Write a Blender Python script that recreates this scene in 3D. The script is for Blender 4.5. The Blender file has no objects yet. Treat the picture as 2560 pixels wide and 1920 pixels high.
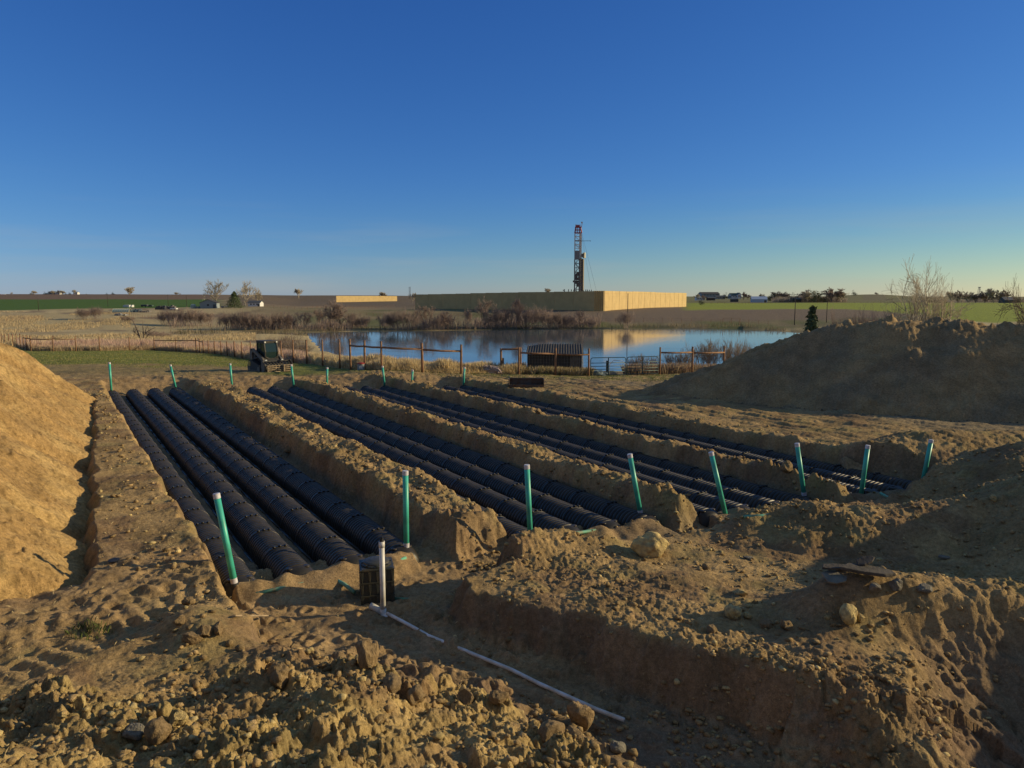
import bpy, math, random
import numpy as np
from mathutils import Vector, Matrix
R = math.radians
random.seed(7); rng = np.random.default_rng(7)
scene = bpy.context.scene
COL = scene.collection

# ------------------------------------------------------------------ camera, sky, sun, exposure
EYE = 5.2; PITCH = R(6.75); F = 1850.0
cam_d = bpy.data.cameras.new("camera"); cam = bpy.data.objects.new("camera", cam_d); COL.objects.link(cam)
cam.location = (0, 0, EYE); cam.rotation_euler = (R(90) - PITCH, 0, 0)
cam_d.sensor_width = 36; cam_d.lens = 36 * F / 2560; cam_d.clip_start = 0.1; cam_d.clip_end = 20000
scene.camera = cam
SUN_AZ, SUN_EL = 83.0, 17.5
world = bpy.data.worlds.new("World"); scene.world = world; world.use_nodes = True
wn = world.node_tree; wn.nodes.clear()
wo = wn.nodes.new('ShaderNodeOutputWorld'); bg = wn.nodes.new('ShaderNodeBackground'); sk = wn.nodes.new('ShaderNodeTexSky')
sk.sky_type = 'NISHITA'; sk.sun_disc = False; sk.sun_elevation = R(SUN_EL); sk.sun_rotation = R(SUN_AZ)
sk.altitude = 1500; sk.air_density = 1.0; sk.dust_density = 0.3; sk.ozone_density = 6.0
bg.inputs['Strength'].default_value = 0.10
sp = wn.nodes.new('ShaderNodeSeparateColor'); cb = wn.nodes.new('ShaderNodeCombineColor'); wn.links.new(sk.outputs[0], sp.inputs[0])
for _i, (_g, _k) in enumerate(((1.25, 1.05), (1.0, .84), (.72, .87))):   # colour balance of the clear evening air, per channel
    a_ = wn.nodes.new('ShaderNodeMath'); a_.operation = 'POWER'; a_.inputs[1].default_value = _g; wn.links.new(sp.outputs[_i], a_.inputs[0])
    m_ = wn.nodes.new('ShaderNodeMath'); m_.operation = 'MULTIPLY'; m_.inputs[1].default_value = _k * 10 ** (1 - _g); wn.links.new(a_.outputs[0], m_.inputs[0]); wn.links.new(m_.outputs[0], cb.inputs[_i])
# warm brightening added to the upper sky, out of view, to lift the shade
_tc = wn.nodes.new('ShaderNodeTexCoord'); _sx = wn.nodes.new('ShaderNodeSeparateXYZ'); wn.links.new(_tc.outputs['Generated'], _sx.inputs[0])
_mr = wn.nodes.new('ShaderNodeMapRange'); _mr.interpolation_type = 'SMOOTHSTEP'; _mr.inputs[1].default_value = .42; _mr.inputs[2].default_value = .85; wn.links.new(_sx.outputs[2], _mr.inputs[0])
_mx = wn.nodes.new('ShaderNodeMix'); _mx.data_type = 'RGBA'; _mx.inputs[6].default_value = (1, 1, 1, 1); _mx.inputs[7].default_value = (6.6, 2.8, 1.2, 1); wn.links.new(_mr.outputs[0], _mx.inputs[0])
_mb = wn.nodes.new('ShaderNodeMapRange'); _mb.interpolation_type = 'SMOOTHSTEP'; _mb.inputs[1].default_value = .10; _mb.inputs[2].default_value = -.45; wn.links.new(_sx.outputs[1], _mb.inputs[0])   # warm tint added to the unseen sky behind the camera, filling the shade
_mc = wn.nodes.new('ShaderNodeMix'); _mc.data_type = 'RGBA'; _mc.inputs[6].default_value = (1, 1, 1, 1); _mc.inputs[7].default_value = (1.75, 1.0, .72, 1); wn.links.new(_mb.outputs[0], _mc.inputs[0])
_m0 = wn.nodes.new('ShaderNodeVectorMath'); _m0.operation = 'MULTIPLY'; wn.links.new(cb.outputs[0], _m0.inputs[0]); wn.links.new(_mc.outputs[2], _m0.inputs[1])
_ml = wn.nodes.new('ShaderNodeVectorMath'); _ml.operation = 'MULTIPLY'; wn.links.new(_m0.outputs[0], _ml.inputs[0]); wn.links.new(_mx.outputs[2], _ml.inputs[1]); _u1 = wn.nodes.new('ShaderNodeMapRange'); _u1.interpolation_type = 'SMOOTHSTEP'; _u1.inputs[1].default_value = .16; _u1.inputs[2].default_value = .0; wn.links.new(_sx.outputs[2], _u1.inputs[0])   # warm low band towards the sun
_u2 = wn.nodes.new('ShaderNodeMapRange'); _u2.inputs[1].default_value = -.45; _u2.inputs[2].default_value = .6; wn.links.new(_sx.outputs[0], _u2.inputs[0])
_u3 = wn.nodes.new('ShaderNodeMath'); _u3.operation = 'MULTIPLY'; wn.links.new(_u1.outputs[0], _u3.inputs[0]); wn.links.new(_u2.outputs[0], _u3.inputs[1])
_u4 = wn.nodes.new('ShaderNodeMix'); _u4.data_type = 'RGBA'; _u4.inputs[6].default_value = (1, 1, 1, 1); _u4.inputs[7].default_value = (1.45, 1.22, .68, 1); wn.links.new(_u3.outputs[0], _u4.inputs[0])
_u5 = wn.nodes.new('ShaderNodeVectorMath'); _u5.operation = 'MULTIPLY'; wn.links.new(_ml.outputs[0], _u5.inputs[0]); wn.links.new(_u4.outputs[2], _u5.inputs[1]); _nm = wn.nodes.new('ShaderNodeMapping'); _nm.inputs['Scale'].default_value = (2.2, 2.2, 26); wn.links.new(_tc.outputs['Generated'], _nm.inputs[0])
_nn = wn.nodes.new('ShaderNodeTexNoise'); _nn.inputs['Scale'].default_value = 1.3; _nn.inputs['Detail'].default_value = 5; wn.links.new(_nm.outputs[0], _nn.inputs['Vector'])   # faint streaks of thin cloud low in the sky
_nr = wn.nodes.new('ShaderNodeMapRange'); _nr.inputs[1].default_value = .5; _nr.inputs[2].default_value = .75; _nr.inputs[3].default_value = 0; _nr.inputs[4].default_value = .30; wn.links.new(_nn.outputs['Fac'], _nr.inputs[0])
_nk = wn.nodes.new('ShaderNodeMath'); _nk.operation = 'MULTIPLY'; wn.links.new(_nr.outputs[0], _nk.inputs[0]); wn.links.new(_u1.outputs[0], _nk.inputs[1])
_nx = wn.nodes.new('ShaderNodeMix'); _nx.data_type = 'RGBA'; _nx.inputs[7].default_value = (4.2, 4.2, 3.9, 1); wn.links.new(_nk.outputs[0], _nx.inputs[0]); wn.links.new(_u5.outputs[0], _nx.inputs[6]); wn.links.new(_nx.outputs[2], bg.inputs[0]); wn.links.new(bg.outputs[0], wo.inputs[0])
sun_d = bpy.data.lights.new("sun", 'SUN'); sun = bpy.data.objects.new("sun", sun_d); COL.objects.link(sun)
sun_d.energy = 4.7; sun_d.angle = R(0.5); sun_d.color = (1.0, 0.80, 0.46)
_sv = Vector((math.sin(R(SUN_AZ)) * math.cos(R(SUN_EL)), math.cos(R(SUN_AZ)) * math.cos(R(SUN_EL)), math.sin(R(SUN_EL))))
sun.rotation_euler = _sv.to_track_quat('Z', 'Y').to_euler()
scene.render.engine = 'CYCLES'
scene.view_settings.view_transform = 'Standard'; scene.view_settings.look = 'None'
scene.view_settings.exposure = 0.0; scene.view_settings.gamma = 1.0
scene.render.resolution_x = 1024; scene.render.resolution_y = 768

# ------------------------------------------------------------------ small helpers
def W(px, py, z):
    """world point at absolute height z seen at photo position px, py"""
    dx = (px - 1280) / F; dy = (py - 960) / F
    D = (dx, math.cos(PITCH) - dy * math.sin(PITCH), -math.sin(PITCH) - dy * math.cos(PITCH))
    k = (z - EYE) / D[2]
    return Vector((D[0] * k, D[1] * k, z))
def WD(px, y, z=-1.7):
    zc = y * math.cos(PITCH) + (EYE - z) * math.sin(PITCH)
    return (px - 1280) / F * zc
def ZY(py, y):
    dy = (py - 960) / F
    return EYE - y * (math.sin(PITCH) + dy * math.cos(PITCH)) / (math.cos(PITCH) - dy * math.sin(PITCH))
def tag(o, label=None, cat=None, group=None, kind=None):
    if label: o['label'] = label
    if cat: o['category'] = cat
    if group: o['group'] = group
    if kind: o['kind'] = kind
    return o
def empty(name, loc=(0, 0, 0), rz=0.0, label=None, cat=None, group=None):
    o = bpy.data.objects.new(name, None); COL.objects.link(o); o.location = loc; o.rotation_euler = (0, 0, rz)
    return tag(o, label, cat, group)
def copy_tree(o, parent=None):
    c = o.copy(); COL.objects.link(c); c.parent = parent
    for ch in list(o.children): copy_tree(ch, c)
    return c

class MB:
    def __init__(s): s.v = []; s.f = []; s.n = 0
    def add(s, v, f):
        b = s.n; s.v.extend([tuple(p) for p in v]); s.f.extend([tuple(i + b for i in q) for q in f]); s.n += len(v); return s
    def box(s, c, d, rot=None):
        c = Vector(c); h = Vector(d) / 2; vs = []
        for k in range(8):
            p = Vector((h.x * (1 if k & 1 else -1), h.y * (1 if k & 2 else -1), h.z * (1 if k & 4 else -1)))
            if rot: p = rot @ p
            vs.append(c + p)
        return s.add(vs, [(0, 2, 3, 1), (4, 5, 7, 6), (0, 1, 5, 4), (2, 6, 7, 3), (0, 4, 6, 2), (1, 3, 7, 5)])
    def bar(s, a, b, w, h=None):
        a = Vector(a); b = Vector(b); h = h or w; d = b - a
        q = d.to_track_quat('X', 'Z').to_matrix()
        return s.box((a + b) / 2, (d.length, w, h), q)
    def tube(s, pts, rad, n=8, caps=True):
        pts = [Vector(p) for p in pts]
        if not hasattr(rad, '__len__'): rad = [rad] * len(pts)
        vs = []; ref = None
        for i, p in enumerate(pts):
            d = (pts[min(i + 1, len(pts) - 1)] - pts[max(i - 1, 0)]).normalized()
            if ref is None: ref = d.orthogonal().normalized()
            else:
                ref = (ref - d * ref.dot(d)); ref = ref.normalized() if ref.length > 1e-6 else d.orthogonal().normalized()
            b = d.cross(ref)
            for k in range(n):
                a = 2 * math.pi * k / n
                vs.append(p + (ref * math.cos(a) + b * math.sin(a)) * rad[i])
        fs = [(i * n + k, i * n + (k + 1) % n, (i + 1) * n + (k + 1) % n, (i + 1) * n + k) for i in range(len(pts) - 1) for k in range(n)]
        if caps: fs += [tuple(range(n - 1, -1, -1)), tuple((len(pts) - 1) * n + k for k in range(n))]
        return s.add(vs, fs)
    def lathe(s, prof, n=24, c=(0, 0, 0), rot=None):
        c = Vector(c); vs = []
        for r, z in prof:
            for k in range(n):
                a = 2 * math.pi * k / n; p = Vector((r * math.cos(a), r * math.sin(a), z))
                if rot: p = rot @ p
                vs.append(c + p)
        m = len(prof)
        fs = [(i * n + k, i * n + (k + 1) % n, (i + 1) * n + (k + 1) % n, (i + 1) * n + k) for i in range(m - 1) for k in range(n)]
        fs += [tuple(range(n - 1, -1, -1)), tuple((m - 1) * n + k for k in range(n))]
        return s.add(vs, fs)
    def prism(s, poly, y0, y1, M=None):
        """poly of (x,z) extruded along y"""
        n = len(poly); vs = [Vector((x, y0, z)) for x, z in poly] + [Vector((x, y1, z)) for x, z in poly]
        if M: vs = [M @ p for p in vs]
        fs = [tuple(range(n)), tuple(range(2 * n - 1, n - 1, -1))] + [(k, k + n, (k + 1) % n + n, (k + 1) % n) for k in range(n)]
        return s.add(vs, fs)
    def build(s, name, mat, parent=None, smooth=False, bevel=0):
        me = bpy.data.meshes.new(name); me.from_pydata(s.v, [], s.f); me.materials.append(mat)
        if smooth: me.polygons.foreach_set('use_smooth', [True] * len(me.polygons))
        o = bpy.data.objects.new(name, me); COL.objects.link(o); o.parent = parent
        if bevel:
            m = o.modifiers.new('bevel', 'BEVEL'); m.width = bevel; m.segments = 2; m.limit_method = 'ANGLE'
        return o

def np_mesh(name, V, Fa, mat, colors=None, smooth=True, parent=None):
    me = bpy.data.meshes.new(name); Fa = np.asarray(Fa, dtype=np.int32); k = Fa.shape[1]
    me.vertices.add(len(V)); me.vertices.foreach_set('co', np.asarray(V, dtype=np.float32).ravel())
    me.loops.add(Fa.size); me.loops.foreach_set('vertex_index', Fa.ravel())
    me.polygons.add(len(Fa)); me.polygons.foreach_set('loop_start', np.arange(0, Fa.size, k, dtype=np.int32))
    me.polygons.foreach_set('loop_total', np.full(len(Fa), k, dtype=np.int32))
    if smooth: me.polygons.foreach_set('use_smooth', np.ones(len(Fa), dtype=bool))
    me.update(calc_edges=True)
    if colors is not None:
        at = me.color_attributes.new('Col', 'FLOAT_COLOR', 'POINT')
        c = np.ones((len(V), 4), dtype=np.float32); c[:, :colors.shape[1]] = colors; at.data.foreach_set('color', c.ravel())
    me.materials.append(mat)
    o = bpy.data.objects.new(name, me); COL.objects.link(o); o.parent = parent
    return o

# ------------------------------------------------------------------ numpy noise
def _hash(ix, iy, seed):
    h = (ix.astype(np.int64) * 374761393 + iy.astype(np.int64) * 668265263 + seed * 1442695041) & 0xffffffff
    h = ((h ^ (h >> 13)) * 1274126177) & 0xffffffff
    h = ((h ^ (h >> 16)) * 2246822519) & 0xffffffff
    return (h ^ (h >> 15)) & 0xffffffff
def perlin(x, y, seed=0):
    ix = np.floor(x); iy = np.floor(y); fx = x - ix; fy = y - iy
    u = fx * fx * fx * (fx * (fx * 6 - 15) + 10); v = fy * fy * fy * (fy * (fy * 6 - 15) + 10)
    def g(dx, dy):
        a = _hash(ix + dx, iy + dy, seed) * (2 * math.pi / 4294967296.0)
        return np.cos(a) * (fx - dx) + np.sin(a) * (fy - dy)
    a = g(0, 0); b = g(1, 0); c = g(0, 1); d = g(1, 1)
    return ((a + (b - a) * u) * (1 - v) + (c + (d - c) * u) * v) * 1.5
def fbm(x, y, octv=4, seed=0, gain=0.5):
    r = 0; a = 1.0
    for k in range(octv):
        r = r + a * perlin(x * 2 ** k + 13.7 * k, y * 2 ** k - 7.3 * k, seed + k); a *= gain
    return r
def worley(x, y, seed=0):
    ix = np.floor(x); iy = np.floor(y); f1 = np.full(x.shape, 9.0); cid = np.zeros(x.shape); f2 = np.full(x.shape, 9.0)
    for dx in (-1, 0, 1):
        for dy in (-1, 0, 1):
            h = _hash(ix + dx, iy + dy, seed); h2 = _hash(ix + dx, iy + dy, seed + 77)
            px = ix + dx + (h & 0xffff) / 65536.0; py = iy + dy + (h >> 16) / 65536.0
            d = np.hypot(px - x, py - y); m = d < f1
            f2 = np.where(m, f1, np.minimum(f2, d)); cid = np.where(m, h2 / 4294967296.0, cid); f1 = np.where(m, d, f1)
    return f1, f2, cid
def sst(a, b, x):
    t = np.clip((x - a) / (b - a), 0, 1); return t * t * (3 - 2 * t)
def mix(a, b, t): return a + (b - a) * t

def sd_poly(x, y, P, widths=None):
    """signed distance (inside positive); also width attribute of nearest edge"""
    d = np.full(x.shape, 1e9); ins = np.zeros(x.shape, bool); w = np.zeros(x.shape)
    n = len(P)
    for i in range(n):
        ax, ay = P[i][:2]; bx, by = P[(i + 1) % n][:2]
        ex, ey = bx - ax, by - ay; L = ex * ex + ey * ey
        t = np.clip(((x - ax) * ex + (y - ay) * ey) / L, 0, 1)
        dd = np.hypot(x - ax - t * ex, y - ay - t * ey)
        m = dd < d
        if widths is not None: w = np.where(m, widths[i], w)
        d = np.where(m, dd, d)
        c = ((ay > y) != (by > y)) & (x < ex * (y - ay) / (by - ay if by != ay else 1e-9) + ax)
        ins ^= c
    return (np.where(ins, d, -d), w) if widths is not None else np.where(ins, d, -d)
def ridge(x, y, S, slope, rnd=0.3):
    """height of a heap with spine S=(x,y,z) and given side slope"""
    r = np.full(x.shape, -1e3)
    for i in range(len(S) - 1):
        ax, ay, az = S[i]; bx, by, bz = S[i + 1]; ex, ey = bx - ax, by - ay; L = ex * ex + ey * ey
        t = np.clip(((x - ax) * ex + (y - ay) * ey) / L, 0, 1)
        dd = np.hypot(x - ax - t * ex, y - ay - t * ey)
        r = np.maximum(r, az + (bz - az) * t - slope * (np.sqrt(dd * dd + rnd * rnd) - rnd))
    return r

# ------------------------------------------------------------------ site layout (trench frame u along, v across)
TX, TY = -math.sin(R(32)), math.cos(R(32)); NX, NY = math.cos(R(32)), math.sin(R(32))
def UV(x, y): return TX * x + TY * y, NX * x + NY * y
def XY(u, v): return (TX * u + NX * v, TY * u + NY * v)
ROWS = [(2.52, 5.52), (8.08, 10.92), (12.45, 15.15), (16.4, 18.85)]
WALLS = [(2.05, 6.5), (7.7, 11.45), (12.1, 15.62), (16.05, 19.35)]
def u_near(v): return 12.9 - 0.2 * max(0, v - 5.7)
def u_far(v): return 42.7 - 0.55 * max(0, v - 5.0)
GRADE = 0.75; PW = -7.3
POND = [W(px, py, PW)[:2] for px, py in [(764, 836), (802, 877), (842, 886), (950, 905), (1100, 912), (1250, 915), (1400, 925), (1500, 930),
        (1700, 935), (1850, 930), (2000, 900), (2100, 860), (2050, 835), (1925, 827), (1850, 822.5), (1700, 821), (1500, 822), (1280, 824), (1100, 827),
        (900, 829), (770, 831), (640, 833), (520, 834), (460, 836), (470, 839), (600, 838), (700, 838)]]
TAB = {
 -900: [(38, .7), (55, .2), (98, -1.7), (128, -2.9), (250, -6), (385, -2.3), (700, -1), (1000, 1.4), (1800, 11), (9000, 8)],
 0: [(38, .7), (55, .2), (80, -1.0), (98, -1.7), (128, -2.9), (250, -6), (385, -2.3), (700, -1), (1000, 1.4), (1800, 11), (9000, 8)],
 250: [(38, .75), (60, .1), (95, -1.7), (128, -3.0), (250, -6.5), (385, -2.2), (700, -1), (1000, 1.2), (1800, 10.6), (9000, 8)],
 490: [(38, .75), (60, 0), (94, -1.85), (120, -2.9), (245, -7.2), (258, -7.4), (275, -6.9), (400, -1.8), (700, -.8), (1000, 1.0), (1800, 10), (9000, 8)],
 626: [(38, .72), (55, .1), (75, -1.1), (110, -2.7), (240, -7.2), (250, -7.5), (262, -7.2), (285, -6.4), (410, -1.5), (1000, 1), (1800, 9), (9000, 8)],
 760: [(38, .72), (49, .3), (58, -.05), (80, -1.8), (100, -2.9), (170, -7.5), (262, -7.5), (285, -6.6), (410, -1.4), (1245, -3.9), (2000, 8), (9000, 7)],
 955: [(38, .72), (45, .70), (50, .4), (90, -3.0), (141, -7.5), (275, -7.5), (292, -6.6), (420, -2.0), (475, -2.9), (1245, -4.1), (2000, 8), (9000, 7)],
 1153: [(38, .7), (45.6, .43), (80, -2.5), (135, -7.5), (280, -7.5), (296, -6.4), (430, -2.4), (1245, -2.5), (2500, 5), (9000, 6)],
 1471: [(36, .7), (48, .05), (75, -2.6), (125, -7.5), (285, -7.5), (298, -6.4), (375, -1.72), (1000, -1.5), (3000, 3), (9000, 5)],
 1720: [(34, .7), (51, -.1), (75, -2.6), (122, -7.5), (290, -7.5), (302, -6.2), (380, -1.8), (538, -2.0), (1000, -1.7), (3000, 2), (9000, 5)],
 1925: [(34, .65), (60, -1), (75, -2.8), (130, -7.5), (272, -7.5), (286, -6.4), (380, -1.8), (800, -1.7), (3000, 2), (9000, 4)],
 2180: [(34, .65), (70, -1.5), (170, -6), (250, -5.6), (380, -1.8), (800, -1.7), (1100, 0), (1700, 10), (2200, 9), (9000, 3)],
 2300: [(34, .65), (70, -1.5), (170, -5), (380, -1.8), (800, -1.7), (1700, 5), (9000, 3)],
 2560: [(34, .65), (70, -1.5), (170, -4), (380, -1.8), (800, -1.7), (2500, 1.5), (9000, 3)],
 3600: [(34, .65), (70, -1.5), (170, -4), (380, -1.8), (800, -1.7), (2500, 1.5), (9000, 3)],
}
_tk = sorted(TAB); _tx = np.array([(k - 1280) / F * 1.0 for k in _tk])
_lg = np.linspace(math.log(8), math.log(9000), 500)
def _prof(pts):
    ly = np.log([8] + [p[0] for p in pts]); z = [GRADE] + [p[1] for p in pts]
    r = np.interp(_lg, ly, z); k = np.ones(9) / 9
    return np.convolve(np.pad(r, 4, 'edge'), k, 'valid')
_tg = np.array([_prof(TAB[k]) for k in _tk])
def base_ground(x, y):
    yy = np.maximum(y, 8); s = np.clip(x / np.maximum(y, 8), _tx[0], _tx[-1])
    li = (np.log(yy) - _lg[0]) / (_lg[1] - _lg[0]); li = np.clip(li, 0, 498.999); i0 = li.astype(int); ft = li - i0
    ci = np.clip(np.searchsorted(_tx, s) - 1, 0, len(_tx) - 2); cf = (s - _tx[ci]) / (_tx[ci + 1] - _tx[ci]); cf = cf * cf * (3 - 2 * cf)
    a = _tg[ci, i0] * (1 - ft) + _tg[ci, i0 + 1] * ft; b = _tg[ci + 1, i0] * (1 - ft) + _tg[ci + 1, i0 + 1] * ft
    return a + (b - a) * cf

# big cut in front (header trench + pipe trench + pit); last number: how wide the slope of that side is
CUT = [(-5.25, 12.25, .28), (-3.98, 10.2, .4), (-3.4, 9.2, 1.3), (-2.1, 8.4, 1.6), (-1.1, 7.9, 1.6), (-.2, 7.2, 1.4), (.45, 6.2, 1.5), (.9, 5.2, 1.5), (1.3, 3.6, 1.5), (12, 3.0, 2),
       (14, 7.5, 2.2), (9, 9.3, 2.0), (6.4, 9.75, 1.9), (5.1, 9.5, 1.6), (4.75, 8.3, 1.1), (4.15, 7.45, .9), (3.4, 8.3, .45), (2.2, 9.08, .4), (1.15, 9.95, .4), (.1, 10.5, .38), (-.55, 11.0, .35), (-.78, 11.6, .32),
       (-.1, 12.35, .5), (.6, 12.75, .5), (1.9, 13.05, .5), (3.2, 13.5, .5), (4.6, 14.3, .5), (6.8, 15.4, .5), (9.4, 16.6, .5), (11.2, 18.0, .5), (11.6, 19.3, .4),
       (10.8, 20.2, .4)] 
CUT += [(XY(13.0, 19.35)[0], XY(13.0, 19.35)[1], .4), (XY(14, 2.05)[0], XY(14, 2.05)[1], .28)]
PILE_SPINE = [(13.2, 35.8, 3.45), (14.9, 34.2, 4.15), (16.5, 32.6, 4.35), (19, 31.6, 4.4), (21.6, 31.2, 4.2), (25, 31, 4.2), (29, 30.6, 5.2), (32, 31.6, 7.8), (38, 33.5, 10.2), (48, 35, 9.4)]  # high far end is an unseen peak, added to shade the heap's front
def sand_pile(x, y):
    u, v = UV(x, y)
    foot = -0.22 + .62 * np.abs(np.sin(u * .55 + 1.6 * perlin(u * .3, u * 0 + 3, 5))) ** .7 + .060 * np.maximum(u - 15, 0) + .10 * perlin(u * 1.7, v * .5, 6) + .012 * (u - 15) - .35 * sst(17, 12, u)
    h = GRADE - .35 + (foot - v) * .74
    h = np.minimum(h, 4.3 + .25 * perlin(u * .25, v * .3, 8) - .5 * sst(26, 40, u) - .6 * np.abs(v + 5.6) * sst(-5, -7, v))
    end = np.maximum(0, (13.2 + .5 * perlin(v, u * .3, 9)) - u) * .62 + np.maximum(0, u - 38) * .6
    h = h - end
    return h
def sand_pile_full(x, y):
    u, v = UV(x, y); h = sand_pile(x, y)
    sl = v + .10 * u
    h = h + (.28 * perlin(u * .55 + .35 * v, v * .12, 15) + .30 * perlin(u * .3 + 5, v * .45, 23)) * sst(.8, -1.5, v) + .05 * np.abs(fbm(u * 1.9 + v, v * .6, 3, 18)) + .08 * fbm(u * .9 + .3 * v, v * .35, 3, 11) + .035 * fbm(u * 3.2, v * 1.6, 4, 12, .6) + .012 * fbm(u * 9, v * 7, 2, 13)
    f1, f2, c = worley(u * 2.6, v * 2.6, 14); h = h + facets(u + .1 * perlin(u * 4, v * 4, 19), v, .13, .035, 20, .72) + facets(u, v, .05, .010, 22, .5) + .05 * np.clip(1 - f1 * 2.6, 0, 1) * (c > .7) + .03 * fbm(u * 6, v * 5, 3, 16) * sst(.0, .5, perlin(u * .5, v * .5, 17))
    return h
HUMPS = [(14.0, 35.1, 3.95, .75), (15.3, 33.9, 4.5, .7), (16.9, 33.0, 4.55, .7), (18.4, 32.2, 4.65, .7), (19.6, 31.8, 4.5, .72), (21.0, 31.4, 4.48, .7), (22.6, 31.2, 4.5, .72), (24.3, 31.0, 4.2, .7)]
def soil_pile_full(x, y):
    wx = x + .25 * perlin(x * .7, y * .7, 21); wy = y + .25 * perlin(x * .7, y * .7, 22)
    h = ridge(wx, wy, [(a, b, c - .30) for a, b, c in PILE_SPINE], .70, .6)
    for a, b, c, s in HUMPS:
        h = np.maximum(h, c - .28 - np.where(wx > a, 1.0, .38) * np.abs(wx - a) - .62 * np.abs(wy - b))
    h = np.maximum(h, ridge(wx, wy, [(9.8, 38.2, 1.1), (10.9, 37.7, 1.35)], .55, .25))
    h = h + .08 * fbm(x * .5, y * .5, 3, 24) + .05 * fbm(x * 1.6 + .5 * y, y * .9, 4, 25) + .035 * fbm(x * 6, y * 6, 3, 26, .65) + facets(x, y, .3, .05, 30, .7)
    crest = sst(3.1, 4.2, h); f1, f2, c = worley(x * 3.4, y * 3.4, 27)
    h = h + crest * facets(x, y, .22, .09, 29, .3)
    f1, f2, c = worley(x * 4.5, y * 4.5, 28); h = h + .05 * np.clip(1 - f1 * 2, 0, 1) * (c > .75) + .07 * sst(2.2, .8, h) * np.clip(1 - f1 * 1.7, 0, 1) * (c > .35)
    return h
def facets(x, y, cell, hgt, seed, keep=0.0, tilt=1.0):
    """angular broken clods: flat tilted tops with cracks between them"""
    x = x / cell; y = y / cell; ix = np.floor(x); iy = np.floor(y); f1 = np.full(x.shape, 9.0); f2 = np.full(x.shape, 9.0); c = np.zeros(x.shape); ox = np.zeros(x.shape); oy = np.zeros(x.shape)
    for dx in (-1, 0, 1):
        for dy in (-1, 0, 1):
            h = _hash(ix + dx, iy + dy, seed); h2 = _hash(ix + dx, iy + dy, seed + 77); px = ix + dx + (h & 0xffff) / 65536.0 - x; py = iy + dy + (h >> 16) / 65536.0 - y
            d = np.hypot(px, py); m = d < f1; f2 = np.where(m, f1, np.minimum(f2, d)); c = np.where(m, h2 / 4294967296.0, c); ox = np.where(m, px, ox); oy = np.where(m, py, oy); f1 = np.where(m, d, f1)
    t1 = (c * 7.13) % 1 - .5; t2 = (c * 13.7) % 1 - .5
    return hgt * np.clip((f2 - f1) * 3.2, 0, 1) * ((.35 + .65 * c) + tilt * (t1 * ox + t2 * oy) * 1.4) * (c > keep)
def clods(x, y, cell, hgt, seed, keep=0.0):
    f1, f2, c = worley(x / cell, y / cell, seed)
    return hgt * np.sqrt(np.clip(1 - (f1 * 1.55) ** 2, 0, 1)) * (.45 + .75 * c) * (c > keep)

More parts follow.
